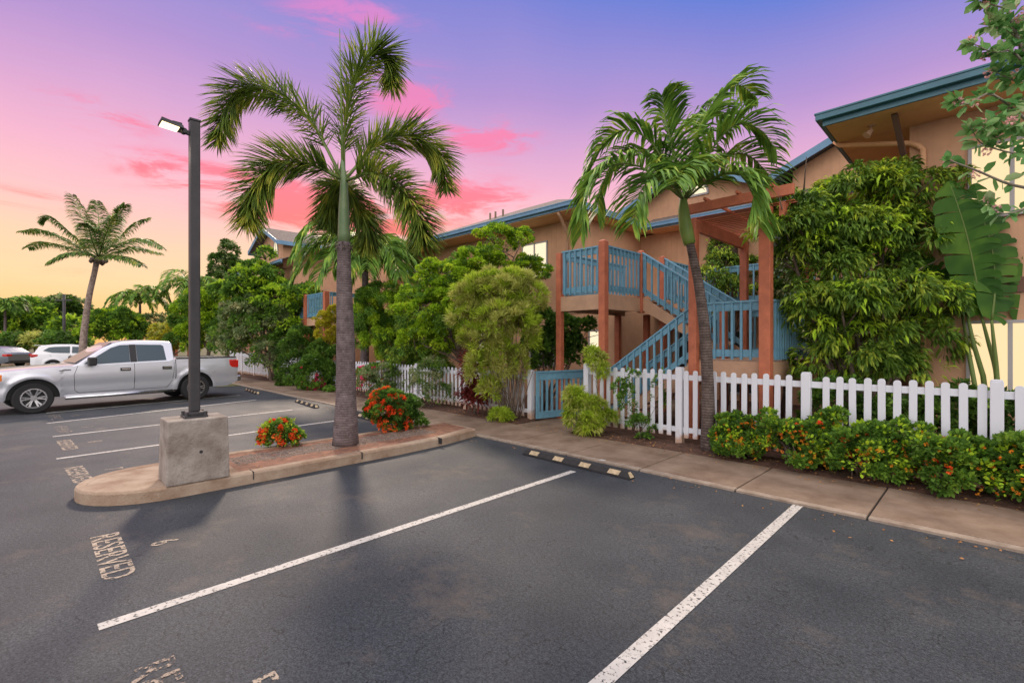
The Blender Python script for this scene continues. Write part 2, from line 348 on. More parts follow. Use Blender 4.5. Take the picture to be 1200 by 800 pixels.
def ringbark(name, a, b, sc):
    m = mat(name, a, .9); t = m.node_tree; p = t.nodes['Principled BSDF']
    tcn = t.nodes.new('ShaderNodeTexCoord'); sp = t.nodes.new('ShaderNodeSeparateXYZ'); t.links.new(tcn.outputs['Object'], sp.inputs[0])
    n = t.nodes.new('ShaderNodeTexNoise'); n.inputs['Scale'].default_value = 3.5; n.inputs['Detail'].default_value = 9; n.inputs['Roughness'].default_value = .7; t.links.new(tcn.outputs['Object'], n.inputs['Vector'])
    c = t.nodes.new('ShaderNodeMath'); c.operation = 'MULTIPLY'; c.inputs[1].default_value = sc; t.links.new(sp.outputs[2], c.inputs[0])
    d = t.nodes.new('ShaderNodeMath'); d.operation = 'MULTIPLY_ADD'; d.inputs[1].default_value = 1.5; t.links.new(n.outputs['Fac'], d.inputs[0]); t.links.new(c.outputs[0], d.inputs[2])
    e = t.nodes.new('ShaderNodeMath'); e.operation = 'FRACT'; t.links.new(d.outputs[0], e.inputs[0])
    f = t.nodes.new('ShaderNodeMath'); f.operation = 'MULTIPLY'; t.links.new(e.outputs[0], f.inputs[0]); t.links.new(n.outputs['Fac'], f.inputs[1])
    r = t.nodes.new('ShaderNodeValToRGB'); t.links.new(f.outputs[0], r.inputs[0]); r.color_ramp.elements[0].color = (*b, 1); r.color_ramp.elements[1].color = (*a, 1)
    r.color_ramp.elements[0].position = .02; r.color_ramp.elements[1].position = .35
    nb_ = t.nodes.new('ShaderNodeTexNoise'); nb_.inputs['Scale'].default_value = 7; nb_.inputs['Detail'].default_value = 8; nb_.inputs['Roughness'].default_value = .75; t.links.new(tcn.outputs['Object'], nb_.inputs['Vector'])
    rb_ = t.nodes.new('ShaderNodeValToRGB'); t.links.new(nb_.outputs['Fac'], rb_.inputs[0]); rb_.color_ramp.elements[0].position = .36; rb_.color_ramp.elements[1].position = .66
    rb_.color_ramp.elements[0].color = (.5, .46, .44, 1); rb_.color_ramp.elements[1].color = (1.3, 1.3, 1.28, 1)
    mb_ = t.nodes.new('ShaderNodeMix'); mb_.data_type = 'RGBA'; mb_.blend_type = 'MULTIPLY'; mb_.inputs[0].default_value = 1; t.links.new(r.outputs[0], mb_.inputs[6]); t.links.new(rb_.outputs[0], mb_.inputs[7])
    t.links.new(mb_.outputs[2], p.inputs['Base Color'])
    bp = t.nodes.new('ShaderNodeBump'); bp.inputs['Strength'].default_value = .9; bp.inputs['Distance'].default_value = .03
    t.links.new(f.outputs[0], bp.inputs['Height']); t.links.new(bp.outputs[0], p.inputs['Normal']); return m
M['bark_grey'] = ringbark('palm_bark_grey', (.21, .17, .17), (.12, .092, .095), 26)
M['bark_pale'] = ringbark('palm_bark_pale', (.38, .30, .25), (.24, .18, .155), 9)
M['bark_dark'] = ringbark('palm_bark_dark', (.17, .13, .115), (.06, .045, .04), 22)
M['bark'] = mat('bark', (.10, .07, .05), .9, col2=(.22, .17, .13), scale=8, bump=.8, bscale=30)
M['shaft'] = mat('crownshaft_green', (.085, .15, .06), .45, col2=(.15, .20, .09), scale=3)
M['shaft_lime'] = mat('crownshaft_lime', (.14, .22, .04), .45, col2=(.22, .30, .06), scale=3)
M['stalk'] = mat('leaf_stalk', (.12, .17, .04), .6)
L = leafmat
M['fox'] = L('frond_foxtail', (.015, .032, .008), (.058, .105, .018), (.17, .20, .035), .35, .42)
M['manila'] = L('frond_manila', (.020, .055, .013), (.075, .165, .032), (.24, .32, .06), .3, .38)
M['coco'] = L('frond_coconut', (.02, .05, .014), (.06, .12, .03), (.16, .17, .05), .3)
M['g_dark'] = L('leaf_dark_green', (.010, .028, .008), (.03, .075, .016), (.06, .12, .025))
M['g_mid'] = L('leaf_mid_green', (.018, .05, .011), (.052, .125, .024), (.10, .19, .03))
M['g_bright'] = L('leaf_bright_green', (.05, .115, .010), (.16, .29, .022), (.27, .38, .035))
M['g_lime'] = L('leaf_lime', (.075, .14, .013), (.17, .27, .03), (.27, .36, .06))
M['g_yellow'] = L('leaf_yellow', (.17, .20, .02), (.30, .32, .03), (.38, .38, .06))
M['g_var'] = L('leaf_variegated', (.11, .145, .035), (.235, .30, .09), (.33, .38, .15))
M['g_grey'] = L('leaf_grey_green', (.045, .085, .045), (.12, .18, .10), (.28, .30, .21))
M['g_shrub'] = L('leaf_drooping', (.017, .044, .009), (.052, .112, .019), (.16, .23, .035), .3, .35)
M['g_banana'] = L('leaf_banana', (.010, .04, .007), (.022, .07, .011), (.04,.10,.015), .35, .5, 3)
M['g_red'] = L('leaf_dark_red', (.035, .008, .010), (.10, .022, .022))
M['g_milk'] = L('leaf_crownflower', (.025, .09, .03), (.065, .16, .06), (.20, .30, .20), .35)
M['fl_orange'] = L('flower_orange', (.60, .10, .02), (.72, .20, .03), (.75, .38, .04), .25)
M['fl_red'] = L('flower_red', (.55, .03, .02), (.70, .07, .02), (.75, .16, .04), .25)
M['fl_pink'] = L('flower_pink', (.45, .02, .10), (.6, .05, .18), None, .3)
M['fl_lilac'] = L('flower_lilac', (.22, .13, .19), (.42, .28, .36), None, .3)

# ------------------------------------------------------------------ ground, asphalt, pavement
def sheet(name, x0, x1, y0, y1, z, m, nx=1):
    b = MB(); b.v = [(x0,y0,z),(x1,y0,z),(x1,y1,z),(x0,y1,z)]; b.f = [[0,1,2,3]]
    return struct(b.build(name, m, fix=False))
sheet('ground', -400, 400, -400, 400, -.03, M['dirt'])
sheet('asphalt', -46, 30, -40, 6.13, 0.0, M['asphalt'])
# pavement slabs: one strip of concrete with open joints over a dark bed
sheet('pavement_bed', -40, 12, 6.10, 7.62, .006, M['rubber'])
b = MB(); e = MB()
xs = [-40]; jx = [xat(860, 7), ]
for k in range(-29, 9):
    x0 = -2.22 + k*1.32
    b.box(x0+.010, x0+1.310, 6.22, 7.52, -.05, .032)
    e.box(x0+.010, x0+1.310, 6.10, 6.214, -.05, .029)
struct(b.build('pavement', M['concrete_brown'], bevel=.008))
struct(e.build('pavement_edge', M['concrete_edge'], bevel=.006))
# path to the stair gate
b = MB()
for k in range(3): b.box(-7.36, -5.9, 7.54+k*1.3, 7.54+k*1.3+1.288, -.05, .030)
struct(b.build('gate_path', M['concrete_brown'], bevel=.008))
# planting beds (uneven soil)
def soilbed(name, x0, x1, y0, y1, nx, ny, h):
    xs_ = np.linspace(x0, x1, nx); ys_ = np.linspace(y0, y1, ny); v = []; f = []
    for j, yy in enumerate(ys_):
        for i, xx in enumerate(xs_):
            ed = min(1, min(j, ny-1-j)/1.5) if name != 'yard' else min(1, j/1.5)
            v.append((xx, yy + (rng.uniform(-.02, .02) if 0 < j else rng.uniform(-.03, .015)), h*(.25+.75*ed) + rng.uniform(-.018, .018)*ed))
    for j in range(ny-1):
        for i in range(nx-1): f.append([j*nx+i, j*nx+i+1, (j+1)*nx+i+1, (j+1)*nx+i])
    b_ = MB(); b_.v = v; b_.f = f; return struct(b_.build(name, M['soil'], smooth=True, fix=False))
soilbed('planting_bed', -5.9, 9, 7.49, 8.4, 140, 9, .05)
soilbed('planting_bed', -40, -7.36, 7.49, 8.4, 260, 9, .05)
soilbed('yard', -5.9, 9, 8.4, 16, 60, 30, .045)
soilbed('yard', -40, -7.36, 8.4, 16, 120, 30, .045)
sheet('stair_court', -7.36, -5.9, 11.4, 16, .02, M['concrete_brown'])
sheet('lawn', -31, -22, 5.2, 6.1, .012, mat('lawn_green', (.05, .09, .02), .9, col2=(.13, .09, .05), scale=6, bump=1, bscale=60))

# painted bay lines
def line(p0, p1, w, z=.004):
    p0 = Vector((*p0, z)); p1 = Vector((*p1, z)); d = (p1-p0).normalized(); s_ = Vector((-d.y, d.x, 0))*w/2
    b_ = MB(); b_.v = [tuple(p0-s_), tuple(p1-s_), tuple(p1+s_), tuple(p0+s_)]; b_.f = [[0,1,2,3]]
    return struct(b_.build('bay_line', M['line'], fix=False))
line(gpt(115, 735), gpt(672, 552), .10)
line((-1.47, .3), (-1.53, 6.09), .10)
line((1.2, .3), (1.2, 6.09), .10)
line(gpt(66, 537.6), gpt(395, 492.7), .10)
line(gpt(61.7, 511.6), gpt(343, 480), .10)
line(gpt(55, 496), gpt(300, 468.5), .10)
line(gpt(54, 484), gpt(281, 463), .10)
# white tick on the kerb strip beyond the wheel stop, and at bay end
line((-4.2, 6.12), (-4.2, 6.20), .09, .034)
def text(body, x, y, w, h, m, name='bay_lettering', rz=0):
    c = bpy.data.curves.new('t', 'FONT'); c.body = body; c.offset = .012; c.resolution_u = 3
    o = bpy.data.objects.new('t', c); COL.objects.link(o); bpy.context.view_layer.update()
    me = bpy.data.meshes.new_from_object(o); bpy.data.objects.remove(o); me.name = name
    co = np.empty(len(me.vertices)*3, np.float32); me.vertices.foreach_get('co', co); co = co.reshape(-1, 3)
    mn, mx = co.min(0), co.max(0)
    co[:, 0] = ((co[:, 0]-mn[0])/(mx[0]-mn[0])-.5)*w; co[:, 1] = (co[:, 1]-mn[1])/(mx[1]-mn[1])*h; co[:, 2] = 0
    me.vertices.foreach_set('co', co.ravel()); me.materials.clear(); me.materials.append(m)
    o = bpy.data.objects.new(name, me); COL.objects.link(o); o.location = (x, y, .0045); o.rotation_euler.z = rz
    return struct(o)
text('RESERVED', -5.40, .37, 1.17, .215, M['letters'])
text('6', -5.38, .74, .10, .22, M['letters'])
text('RESERVED', -2.82, .37, 1.17, .215, M['letters_worn'])
text('5', -2.80, .735, .11, .22, M['letters'])
for (px, py, num, m_) in ((94, 555.5, '7', 'letters'), (80, 521, '8', 'letters'), (75, 503, '9', 'letters_worn'), (66, 489, '10', 'letters_worn')):
    x_, y_ = gpt(px, py); text('RESERVED', x_, y_-.12, 1.15, .21, M[m_], rz=R(3)); text(num, x_-.02, y_+.26, .09 if len(num) == 1 else .2, .21, M[m_], rz=R(3))

# ------------------------------------------------------------------ kerbed island
def island_outline(inset=0.0):
    pts = []
    x1, x0 = -6.80-inset, -8.28+inset; cx = (x0+x1)/2; r = (x1-x0)/2; cy = 1.20
    for k in range(17):
        a = math.pi + math.pi*k/16
        pts.append((cx+r*math.cos(a), cy + (1.28-inset)*0.68*math.sin(a)))
    pts.append((x1, 2.5)); pts.append((x1-.02, 4.2)); pts.append((x1-.10, 5.2)); pts.append((x1-.30-inset*.3, 6.1-inset*.2))
    pts.append((x0-.12+inset, 6.1-inset*.2)); pts.append((x0, 5.0))
    return pts
def island():
    out = island_outline(0); inn = island_outline(.16); n = len(out)
    b_ = MB(); low = [(x, y, -.02) for x, y in out]; sh = [(x, y, .125) for x, y in out]
    o1 = island_outline(.025); tp = [(x, y, .150) for x, y in o1]; ti = [(x, y, .150) for x, y in inn]; bi = [(x, y, .10) for x, y in inn]
    rings = [low, sh, tp, ti, bi]
    for r_ in rings: b_.v += r_
    for k in range(len(rings)-1):
        for i in range(n):
            j = (i+1) % n; b_.f.append([k*n+i, k*n+j, (k+1)*n+j, (k+1)*n+i])
    k_ = b_.build('island_kerb', M['kerb'], fix=True, smooth=False, bevel=.006); struct(k_)
    # rounded concrete nose
    pts = [p for p in inn if p[1] <= 1.3]
    pts = [(x, y, .1465) for x, y in pts]; pts = pts + [(pts[-1][0], 1.9, .1465), (pts[0][0], 1.9, .1465)]
    b_ = MB(); b_.prism(pts, (0,0,-.1), (0,0,0)); struct(b_.build('island_nose', M['kerb']))
    return
island()
x1, x0 = -6.96, -8.12
pts = [p for p in island_outline(.163) if p[1] > 1.6]
pts = [(pts[0][0], 1.905)] + pts + [(x0, 1.905)]
b = MB(); b.prism([(x_, y_, .143) for x_, y_ in pts], (0,0,-.1), (0,0,0)); struct(b.build('brick_border', M['brick']))
b = MB()
nx_, ny_ = 12, 60
for j in range(ny_):
    for i in range(nx_):
        b.v.append((x0+.20+(x1-.36-x0-.20)*i/(nx_-1), 1.95+3.45*j/(ny_-1), .150+random.uniform(-.012, .012)*(0 if j in (0,ny_-1) else 1)-(.02 if i in (0,nx_-1) or j in (0,ny_-1) else 0)))
for j in range(ny_-1):
    for i in range(nx_-1): b.f.append([j*nx_+i, j*nx_+i+1, (j+1)*nx_+i+1, (j+1)*nx_+i])
struct(b.build('island_gravel', M['gravel'], smooth=False, fix=False))
# dark joints across the island kerb
b = MB()
for yy in (2.02, 3.55, 5.05):
    b.box(-6.963, -6.797, yy, yy+.012, .05, .1525)
struct(b.build('kerb_joint', M['rubber']))

# ------------------------------------------------------------------ lamp post
def lamp():
    bx, by = -7.05, 1.42
    t = empty('street_lamp', (bx, by, .147), 'dark square lamp post with lit head on a concrete block at the island end', 'street lamp')
    b_ = MB(); b_.quadbox([(-.26,-.33,0),(.26,-.33,0),(.26,.33,0),(-.26,.33,0),(-.245,-.315,.76),(.245,-.315,.76),(.245,.315,.76),(-.245,.315,.76)])
    o = b_.build('concrete_base', M['plinth'], t, bevel=.014)
    MB().tube([(.245, .02, .36), (.2545, .02, .36)], .02, 9).build('plug_hole', M['rubber'], o)
    b_ = MB(); b_.box(-.125,.125,-.125,.125,.76,.785)
    for sx in (-1,1):
        for sy in (-1,1): b_.tube([(sx*.1,sy*.1,.78),(sx*.1,sy*.1,.835)], .022, 6)
    b_.build('base_plate', M['pole'], t, bevel=.004)
    b_ = MB(); b_.box(-.095,.095,-.095,.095,.785,.83); b_.build('base_cover', M['pole'], t, bevel=.01)
    b_ = MB(); b_.box(-.055,.055,-.055,.055,.83,4.45); b_.build('pole', M['pole'], t, bevel=.012)
    b_ = MB(); b_.box(-.060,.060,-.060,.060,4.45,4.475); b_.build('pole_cap', M['pole'], t, bevel=.004)
    b_ = MB(); b_.bar((0,-.05,4.29),(0,-.12,4.30),.045,.05); b_.tube([(-.045,-.11,4.30),(.045,-.11,4.30)],.032,10); b_.build('arm', M['pole'], t, bevel=.004)
    hd = MB(); hd.quadbox([(-.12,-.36,4.325),(.12,-.36,4.325),(.10,-.12,4.30),(-.10,-.12,4.30),(-.11,-.35,4.37),(.11,-.35,4.37),(.08,-.13,4.345),(-.08,-.13,4.345)])
    for k in range(5): hd.box(-.07+.035*k-.004, -.07+.035*k+.004, -.24, -.14, 4.34, 4.372)
    h_ = hd.build('lamp_head', M['pole'], t, bevel=.006)
    b_ = MB(); b_.quadbox([(-.10,-.345,4.316),(.10,-.345,4.316),(.085,-.17,4.298),(-.085,-.17,4.298),(-.10,-.345,4.321),(.10,-.345,4.321),(.085,-.17,4.303),(-.085,-.17,4.303)])
    b_.build('lamp_lens', emit('lamp_glow', (1, .78, .42), 3.2), h_)
    ld = bpy.data.lights.new('lamp_light', 'SPOT'); ld.energy = 45; ld.color = (1, .85, .6); ld.spot_size = R(140); ld.spot_blend = .6; ld.shadow_soft_size = .1
    lo = bpy.data.objects.new('lamp_light', ld); COL.objects.link(lo); lo.parent = t; lo.location = (0, -.27, 4.28); lo.rotation_euler = (R(-8), 0, 0)
lamp()

# ------------------------------------------------------------------ wheel stops
def wheel_stop(c, ln, rz, label):
    t = empty('wheel_stop', (c[0], c[1], .001), label, 'wheel stop', 'rubber wheel stops at the head of the bays', rz)
    n = 2; prof = [(-.075, 0), (.075, 0), (.075, .03), (.045, .10), (-.045, .10), (-.075, .03)]
    b_ = MB(); h = ln/2
    v = [(-h, y, z) for y, z in prof] + [(h, y, z) for y, z in prof]
    v = [(x*(1 if z < .05 else 1-.06/h), y, z) for x, y, z in v]
    b_.v = v; b_.f = [[0,1,2,3,4,5][::-1], [6,7,8,9,10,11]] + [[i, (i+1) % 6, 6+(i+1) % 6, 6+i] for i in range(6)]
    b_.build('body', M['rubber'], t, bevel=.006)
    for k in range(4):
        cx = -h + ln*(k+.5)/4
        p_ = MB()
        # patch lies on the sloping front face and laps over the top edge
        y0, z0, y1, z1 = -.0785, .036, -.0485, .094
        p_.quadbox([(cx-.10,y0,z0),(cx+.08,y0,z0),(cx+.11,y1,z1),(cx-.07,y1,z1),(cx-.10,y0-.002,z0+.001),(cx+.08,y0-.002,z0+.001),(cx+.11,y1-.002,z1+.001),(cx-.07,y1-.002,z1+.001)])
        p_.build('reflective_patch', M['refl'], t)
    p_ = MB(); p_.prism([(h-.005,-.04,.02),(h+.000,.04,.02),(h-.05,.03,.085),(h-.05,-.03,.085)], (.004,0,.001), (.008,0,.002)); p_.build('reflective_patch', M['refl'], t)
a = Vector(gpt(612, 532, .05)); c = Vector(gpt(745, 562, .02))
wheel_stop((-4.4, 5.70), 2.0, R(-1), 'nearest black wheel stop with yellow patches straddling the long white line')
wheel_stop((-10.55, 5.62), 1.8, R(-5), 'wheel stop half hidden behind the foxtail palm trunk')
wheel_stop((-14.1, 5.62), 1.8, R(-5), 'wheel stop ahead of the empty bays between palm trunk and pickup')
wheel_stop((-19.0, 5.62), 1.8, R(-5), 'farthest wheel stop, just behind the silver pickup')

# ------------------------------------------------------------------ picket fences and gates
def picket_mesh(w, h, th=.02):
    pts = [(-w/2, 0, 0), (w/2, 0, 0), (w/2, 0, h-.035)]
    for k in range(1, 6): a_ = math.pi*k/6; pts.append((w/2*math.cos(a_), 0, h-.035+.035*math.sin(a_)))
    pts.append((-w/2, 0, h-.035))
    return MB().prism(pts, (0, -th/2, 0), (0, th/2, 0))
def fence(label, x0, x1, y, posts, ztop, zb=.13, sp=.162, skip=None):
    t = empty('picket_fence', (x0, y, 0), label, 'fence')
    W_ = x1-x0
    for k, zc in enumerate((zb+.13, ztop-.19)):
        MB().box(0, W_, .012, .05, zc-.045, zc+.045).build('rail', M['white'], t)
    proto = None; n = int(W_/sp)
    for i in range(n):
        x_ = (i+.5)*sp
        if any(abs(x0+x_-p) < .105 for p in posts): continue
        if proto is None: proto = picket_mesh(.085, ztop-.06-zb).build('picket', M['white'], t, (x_, 0, zb), bevel=.003)
        else: copy_obj(proto, t, (x_, rng.uniform(-.003, .003), zb+rng.uniform(-.008, .008))).rotation_euler.y = rng.uniform(-.008, .008)
    pp = None
    for p in posts:
        if pp is None:
            m_ = MB().box(-.06, .06, -.045, .075, 0, ztop-.03); m_.box(-.052, .052, -.037, .067, ztop-.03, ztop-.008)
            pp = m_.build('post', M['white'], t, (p-x0, 0, 0), bevel=.006)
        else: copy_obj(pp, t, (p-x0, 0, 0))
    return t
fence('white picket fence right of the blue gate, orange-flowered hedge at its foot', -5.98, 3.9, 8.15, [-5.94, -3.92, -1.94, .06, 2.06, 3.84], 1.40, .15)
fence('long white picket fence left of the blue gate, half covered by shrubs', -23.5, -7.48, 8.15, [-23.44, -21.1, -18.9, -16.7, -14.5, -12.2, -9.9, -7.54], 1.2, .10, .168)
fence('far white picket fence behind the pickup tailgate', -31.5, -25.05, 8.15, [-31.4, -29.3, -27.2, -25.1], 1.3, .10, .168)
def gate(name, x, y, ln, rz, label, m_=None):
    m_ = m_ or M['blue']
    t = empty(name, (x, y, 0), label, 'gate', None, rz)
    b_ = MB(); b_.box(0,.09,-.022,.022,.08,1.13); b_.box(ln-.09,ln,-.022,.022,.08,1.13); b_.box(.092,ln-.092,-.02,.02,.96,1.13); b_.box(.092,ln-.092,-.02,.02,.08,.24)
    b_.box(-.01, ln+.01, -.045, .045, 1.132, 1.165)
    b_.build('gate_frame', m_, t, bevel=.004)
    n = int((ln-.18)/.145)
    for k in range(n):
        xx = .09+(ln-.18)*(k+.5)/n; MB().box(xx-.028, xx+.028, -.012, .012, .235, .965).build('slat', m_, t)
gate('blue_gate', -7.34, 8.12, 1.5, R(78), 'blue slatted gate standing open between the two white fences')
gate('blue_gate', -24.95, 8.3, 1.5, R(90), 'small teal gate beside the far fence behind the pickup')
# ------------------------------------------------------------------ stair tower
def railing(par, p0, p1, h=1.07, sp=.15, lift=.07, ends=(0,0), band=.13):
    """p0, p1 at floor level (plumb); cap, top band, bottom band, balusters (sub-parts)"""
    p0 = Vector(p0); p1 = Vector(p1); d = Vector((p1.x-p0.x, p1.y-p0.y, 0)); ln = d.length; d.normalize(); nrm = Vector((d.y, -d.x, 0))
    up = lambda z: Vector((0,0,z))
    b_ = MB(); b_.vbar(p0+up(h-.018), p1+up(h-.018), .10, .036); b_.vbar(p0+up(h-.04-band/2), p1+up(h-.04-band/2), .034, band)
    b_.vbar(p0+up(lift+.07), p1+up(lift+.07), .034, .13)
    for q_ in (p0 + d*.02, p1 - d*.02): b_.box(q_.x-.015, q_.x+.015, q_.y-.015, q_.y+.015, q_.z+lift+.04, q_.z+h-.03)
    r_ = b_.build('railing', M['blue'], par)
    n = max(2, int(ln/sp)); proto = None
    for k in range(n):
        q = p0 + (p1-p0)*((k+.5)/n) + nrm*.033
        if proto is None:
            m_ = MB().box(-.019,.019,-.019,.019,lift-.04,h-.04); proto = m_.build('baluster', M['blue'], r_); proto.rotation_euler.z = math.atan2(d.y, d.x); proto.location = q
        else: c_ = copy_obj(proto, r_, q); c_.rotation_euler.z = math.atan2(d.y, d.x)
    return r_
def post(par, x, y, z0, z1, s_=.15, m_='redwood', name='post', cap=False):
    b_ = MB().box(x-s_/2, x+s_/2, y-s_/2, y+s_/2, z0, z1)
    if cap: b_.quadbox([(x-s_/2,y-s_/2,z1),(x+s_/2,y-s_/2,z1),(x+s_/2,y+s_/2,z1),(x-s_/2,y+s_/2,z1),(x-s_/4,y-s_/4,z1+.03),(x+s_/4,y-s_/4,z1+.03),(x+s_/4,y+s_/4,z1+.03),(x-s_/4,y+s_/4,z1+.03)])
    return b_.build(name, M[m_], par, bevel=.008)
def flight(par, x0, z0, x1, z1, y0, y1, n=8):
    for yy in (y0+.03, y1-.03):
        b_ = MB(); dz = .30
        b_.quadbox([(x0,yy-.025,z0-.02-dz*.1),(x1,yy-.025,z1-dz),(x1,yy+.025,z1-dz),(x0,yy+.025,z0-.02-dz*.1),(x0,yy-.025,z0+.10),(x1,yy-.025,z1+.03),(x1,yy+.025,z1+.03),(x0,yy+.025,z0+.10)])
        b_.build('stringer', M['tan'], par)
    for k in range(n):
        f0 = k/n; f1 = (k+1)/n; xa = x0+(x1-x0)*f0; xb = x0+(x1-x0)*f1; zz = z0+(z1-z0)*(k+.6)/n
        MB().box(min(xa,xb), max(xa,xb)+.02, y0+.06, y1-.06, zz-.04, zz).build('tread', M['tan'], par)
st = empty('staircase', (0,0,0), 'blue railed outdoor staircase with red-brown posts rising to the upper landing', 'staircase')
TX0, TX1, MX0, MX1, Y0, Y1, Y2 = -7.25, -6.0, -3.90, -2.66, 8.86, 10.36, 11.46
ZT, ZM = 2.90, 1.50
# upper landing + bridge to the wall
MB().box(TX0, TX1, Y0, 12.0, ZT-.06, ZT).build('landing_deck', M['tan'], st)
b = MB(); b.box(TX0-.03, TX1+.03, Y0-.035, Y0+.01, ZT-.34, ZT-.0); b.box(TX1, TX1+.04, Y0+.012, 11.9, ZT-.34, ZT); b.box(TX0-.04, TX0, Y0+.012, 11.75, ZT-.34, ZT)
b.build('landing_fascia', M['tan'], st, bevel=.004)
for yy in (9.3, 9.8, 10.3, 10.9): MB().box(TX0+.01, TX1-.01, yy-.03, yy+.03, ZT-.28, ZT-.065).build('joist', M['tan'], st)
post(st, TX0-.01, Y0+.02, 0, ZT+1.05, .14); post(st, TX1+.02, Y0-.05, 0, ZT+1.14, .16, cap=True)
post(st, TX1+.03, Y1+.03, ZT-.36, ZT+1.12, .14, cap=True); post(st, TX1+.03, Y2+.02, 0, ZT+1.12, .14, cap=True); post(st, TX0+.05, 11.3, 0, ZT-.34, .14)
post(st, -6.5, 11.6, 0, ZT-.34, .14)
railing(st, (TX0+.1, Y0, ZT), (TX1-.06, Y0, ZT)); railing(st, (TX1+.01, Y0+.04, ZT), (TX1+.01, Y1-.04, ZT))
railing(st, (TX0, 11.75, ZT), (TX0, Y0+.06, ZT)); railing(st, (TX1+.01, Y2+.1, ZT), (TX1+.01, 14.9, ZT), sp=.17)
# lower flight rises to the right along the front, upper flight returns behind it
flight(st, TX1+.1, .10, MX0, ZM, Y0, Y1-.25)
flight(st, MX0, ZM, TX1+.08, ZT, Y1+.0, Y2)
railing(st, (TX1+.06, Y0, .10), (MX0-.02, Y0, ZM), sp=.155, lift=.12, h=1.09)
railing(st, (TX1+.10, Y1+.0, ZT), (MX0, Y1+.0, ZM+.04), sp=.155, lift=.12, h=1.09)
railing(st, (TX1+.10, Y2, ZT), (MX0, Y2, ZM+.04), sp=.17, lift=.12, h=1.09)
railing(st, (TX1+.3, Y1-.2, .25), (MX0-.02, Y1-.2, ZM), sp=.17, lift=.12, h=1.07)
# half landing
MB().box(MX0, MX1+.02, Y0, 11.5, ZM-.06, ZM).build('landing_deck', M['tan'], st)
b = MB(); b.box(MX0-.02, MX1+.05, Y0-.03, Y0+.01, ZM-.40, ZM); b.box(MX1+.022, MX1+.06, Y0+.012, 11.5, ZM-.40, ZM); b.build('landing_fascia', M['tan'], st)
railing(st, (MX0+.1, Y0-.01, ZM), (MX1-.05, Y0-.01, ZM), sp=.145); railing(st, (MX1+.02, Y0+.08, ZM), (MX1+.02, 11.42, ZM), sp=.145)
railing(st, (MX1-.1, 11.5, ZM), (MX0+.05, 11.5, ZM), sp=.17)
post(st, MX0+.0, 10.1, 0, ZM+1.1, .13); post(st, MX0+.5, 11.4, 0, ZM-.05, .13)
# ------------------------------------------------------------------ pergola over the half landing
pg = empty('pergola', (0,0,0), 'red-brown slatted pergola over the stair half landing', 'pergola')
for (x_, y_, s_) in ((MX0-.03, Y0-.10, .15), (MX1-.02, Y0-.10, .18), (MX0-.03, 11.36, .15), (MX1+.0, 11.36, .15)): post(pg, x_, y_, 0, 4.12, s_)
for y_ in (Y0-.16, 11.36): MB().box(MX0-.20, MX1+.42, y_-.035, y_+.035, 4.235, 4.41).build('beam', M['redwood'], pg, bevel=.004)
for x_ in (MX0-.04, MX1+.22): MB().box(x_-.035, x_+.035, Y0-.12, 11.32, 3.93, 4.17).build('beam', M['redwood'], pg, bevel=.004)
sl0 = None
for k in range(16):
    y_ = Y0+.03+k*.152
    if sl0 is None: sl0 = MB().box(MX0-.10, MX1+.38, -.026, .026, 4.18, 4.197).build('slat', M['redwood'], pg, (0, y_, 0))
    else: copy_obj(sl0, pg, (0, y_, 0))
for x_ in (-3.66, -3.10, -2.55): MB().box(x_-.02, x_+.02, Y0-.27, 11.6, 4.413, 4.46).build('batten', M['redwood'], pg)

# ------------------------------------------------------------------ buildings
def window(par, x0, x1, y, z0, z1, m_='glow', mull=(.5,), fr=.05, arch=False, dep=.04):
    """on a wall facing -y"""
    b_ = MB()
    b_.box(x0-fr, x1+fr, y-dep, y-.001, z1, z1+fr); b_.box(x0-fr-.02, x1+fr+.02, y-dep-.03, y-.001, z0-fr, z0)
    b_.box(x0-fr, x0, y-dep, y-.001, z0+.001, z1-.001); b_.box(x1, x1+fr, y-dep, y-.001, z0+.001, z1-.001)
    for u in mull: c_ = x0+(x1-x0)*u; b_.box(c_-.028, c_+.028, y-dep+.004, y-.001, z0+.001, z1-.001)
    f_ = b_.build('window', M['frame'], par, bevel=.004)
    MB().box(x0, x1, y-.014, y-.003, z0+.002, z1-.002).build('pane', M[m_], f_)
    return f_
def archwindow(par, xc, hw, y, z0, h, m_='glow2'):
    o_ = []; i_ = []; n = 14
    for k in range(n+1):
        a_ = math.pi*k/n; o_.append((xc+(hw+.06)*math.cos(a_), z0+(h+.06)*math.sin(a_))); i_.append((xc+hw*math.cos(a_), z0+h*math.sin(a_)))
    b_ = MB()
    for k in range(n):
        b_.quadbox([(o_[k][0],y-.04,o_[k][1]),(o_[k+1][0],y-.04,o_[k+1][1]),(i_[k+1][0],y-.04,i_[k+1][1]),(i_[k][0],y-.04,i_[k][1]),
                    (o_[k][0],y,o_[k][1]),(o_[k+1][0],y,o_[k+1][1]),(i_[k+1][0],y,i_[k+1][1]),(i_[k][0],y,i_[k][1])])
    b_.box(xc-hw-.06, xc+hw+.06, y-.05, y, z0-.06, z0-.002); b_.box(xc-.012, xc+.012, y-.03, y-.015, z0, z0+h)
    f_ = b_.build('window', M['frame'], par)
    MB().prism([(x_, 0, z_) for x_, z_ in i_], (0, y-.012, 0), (0, y-.004, 0)).build('pane', M[m_], f_)
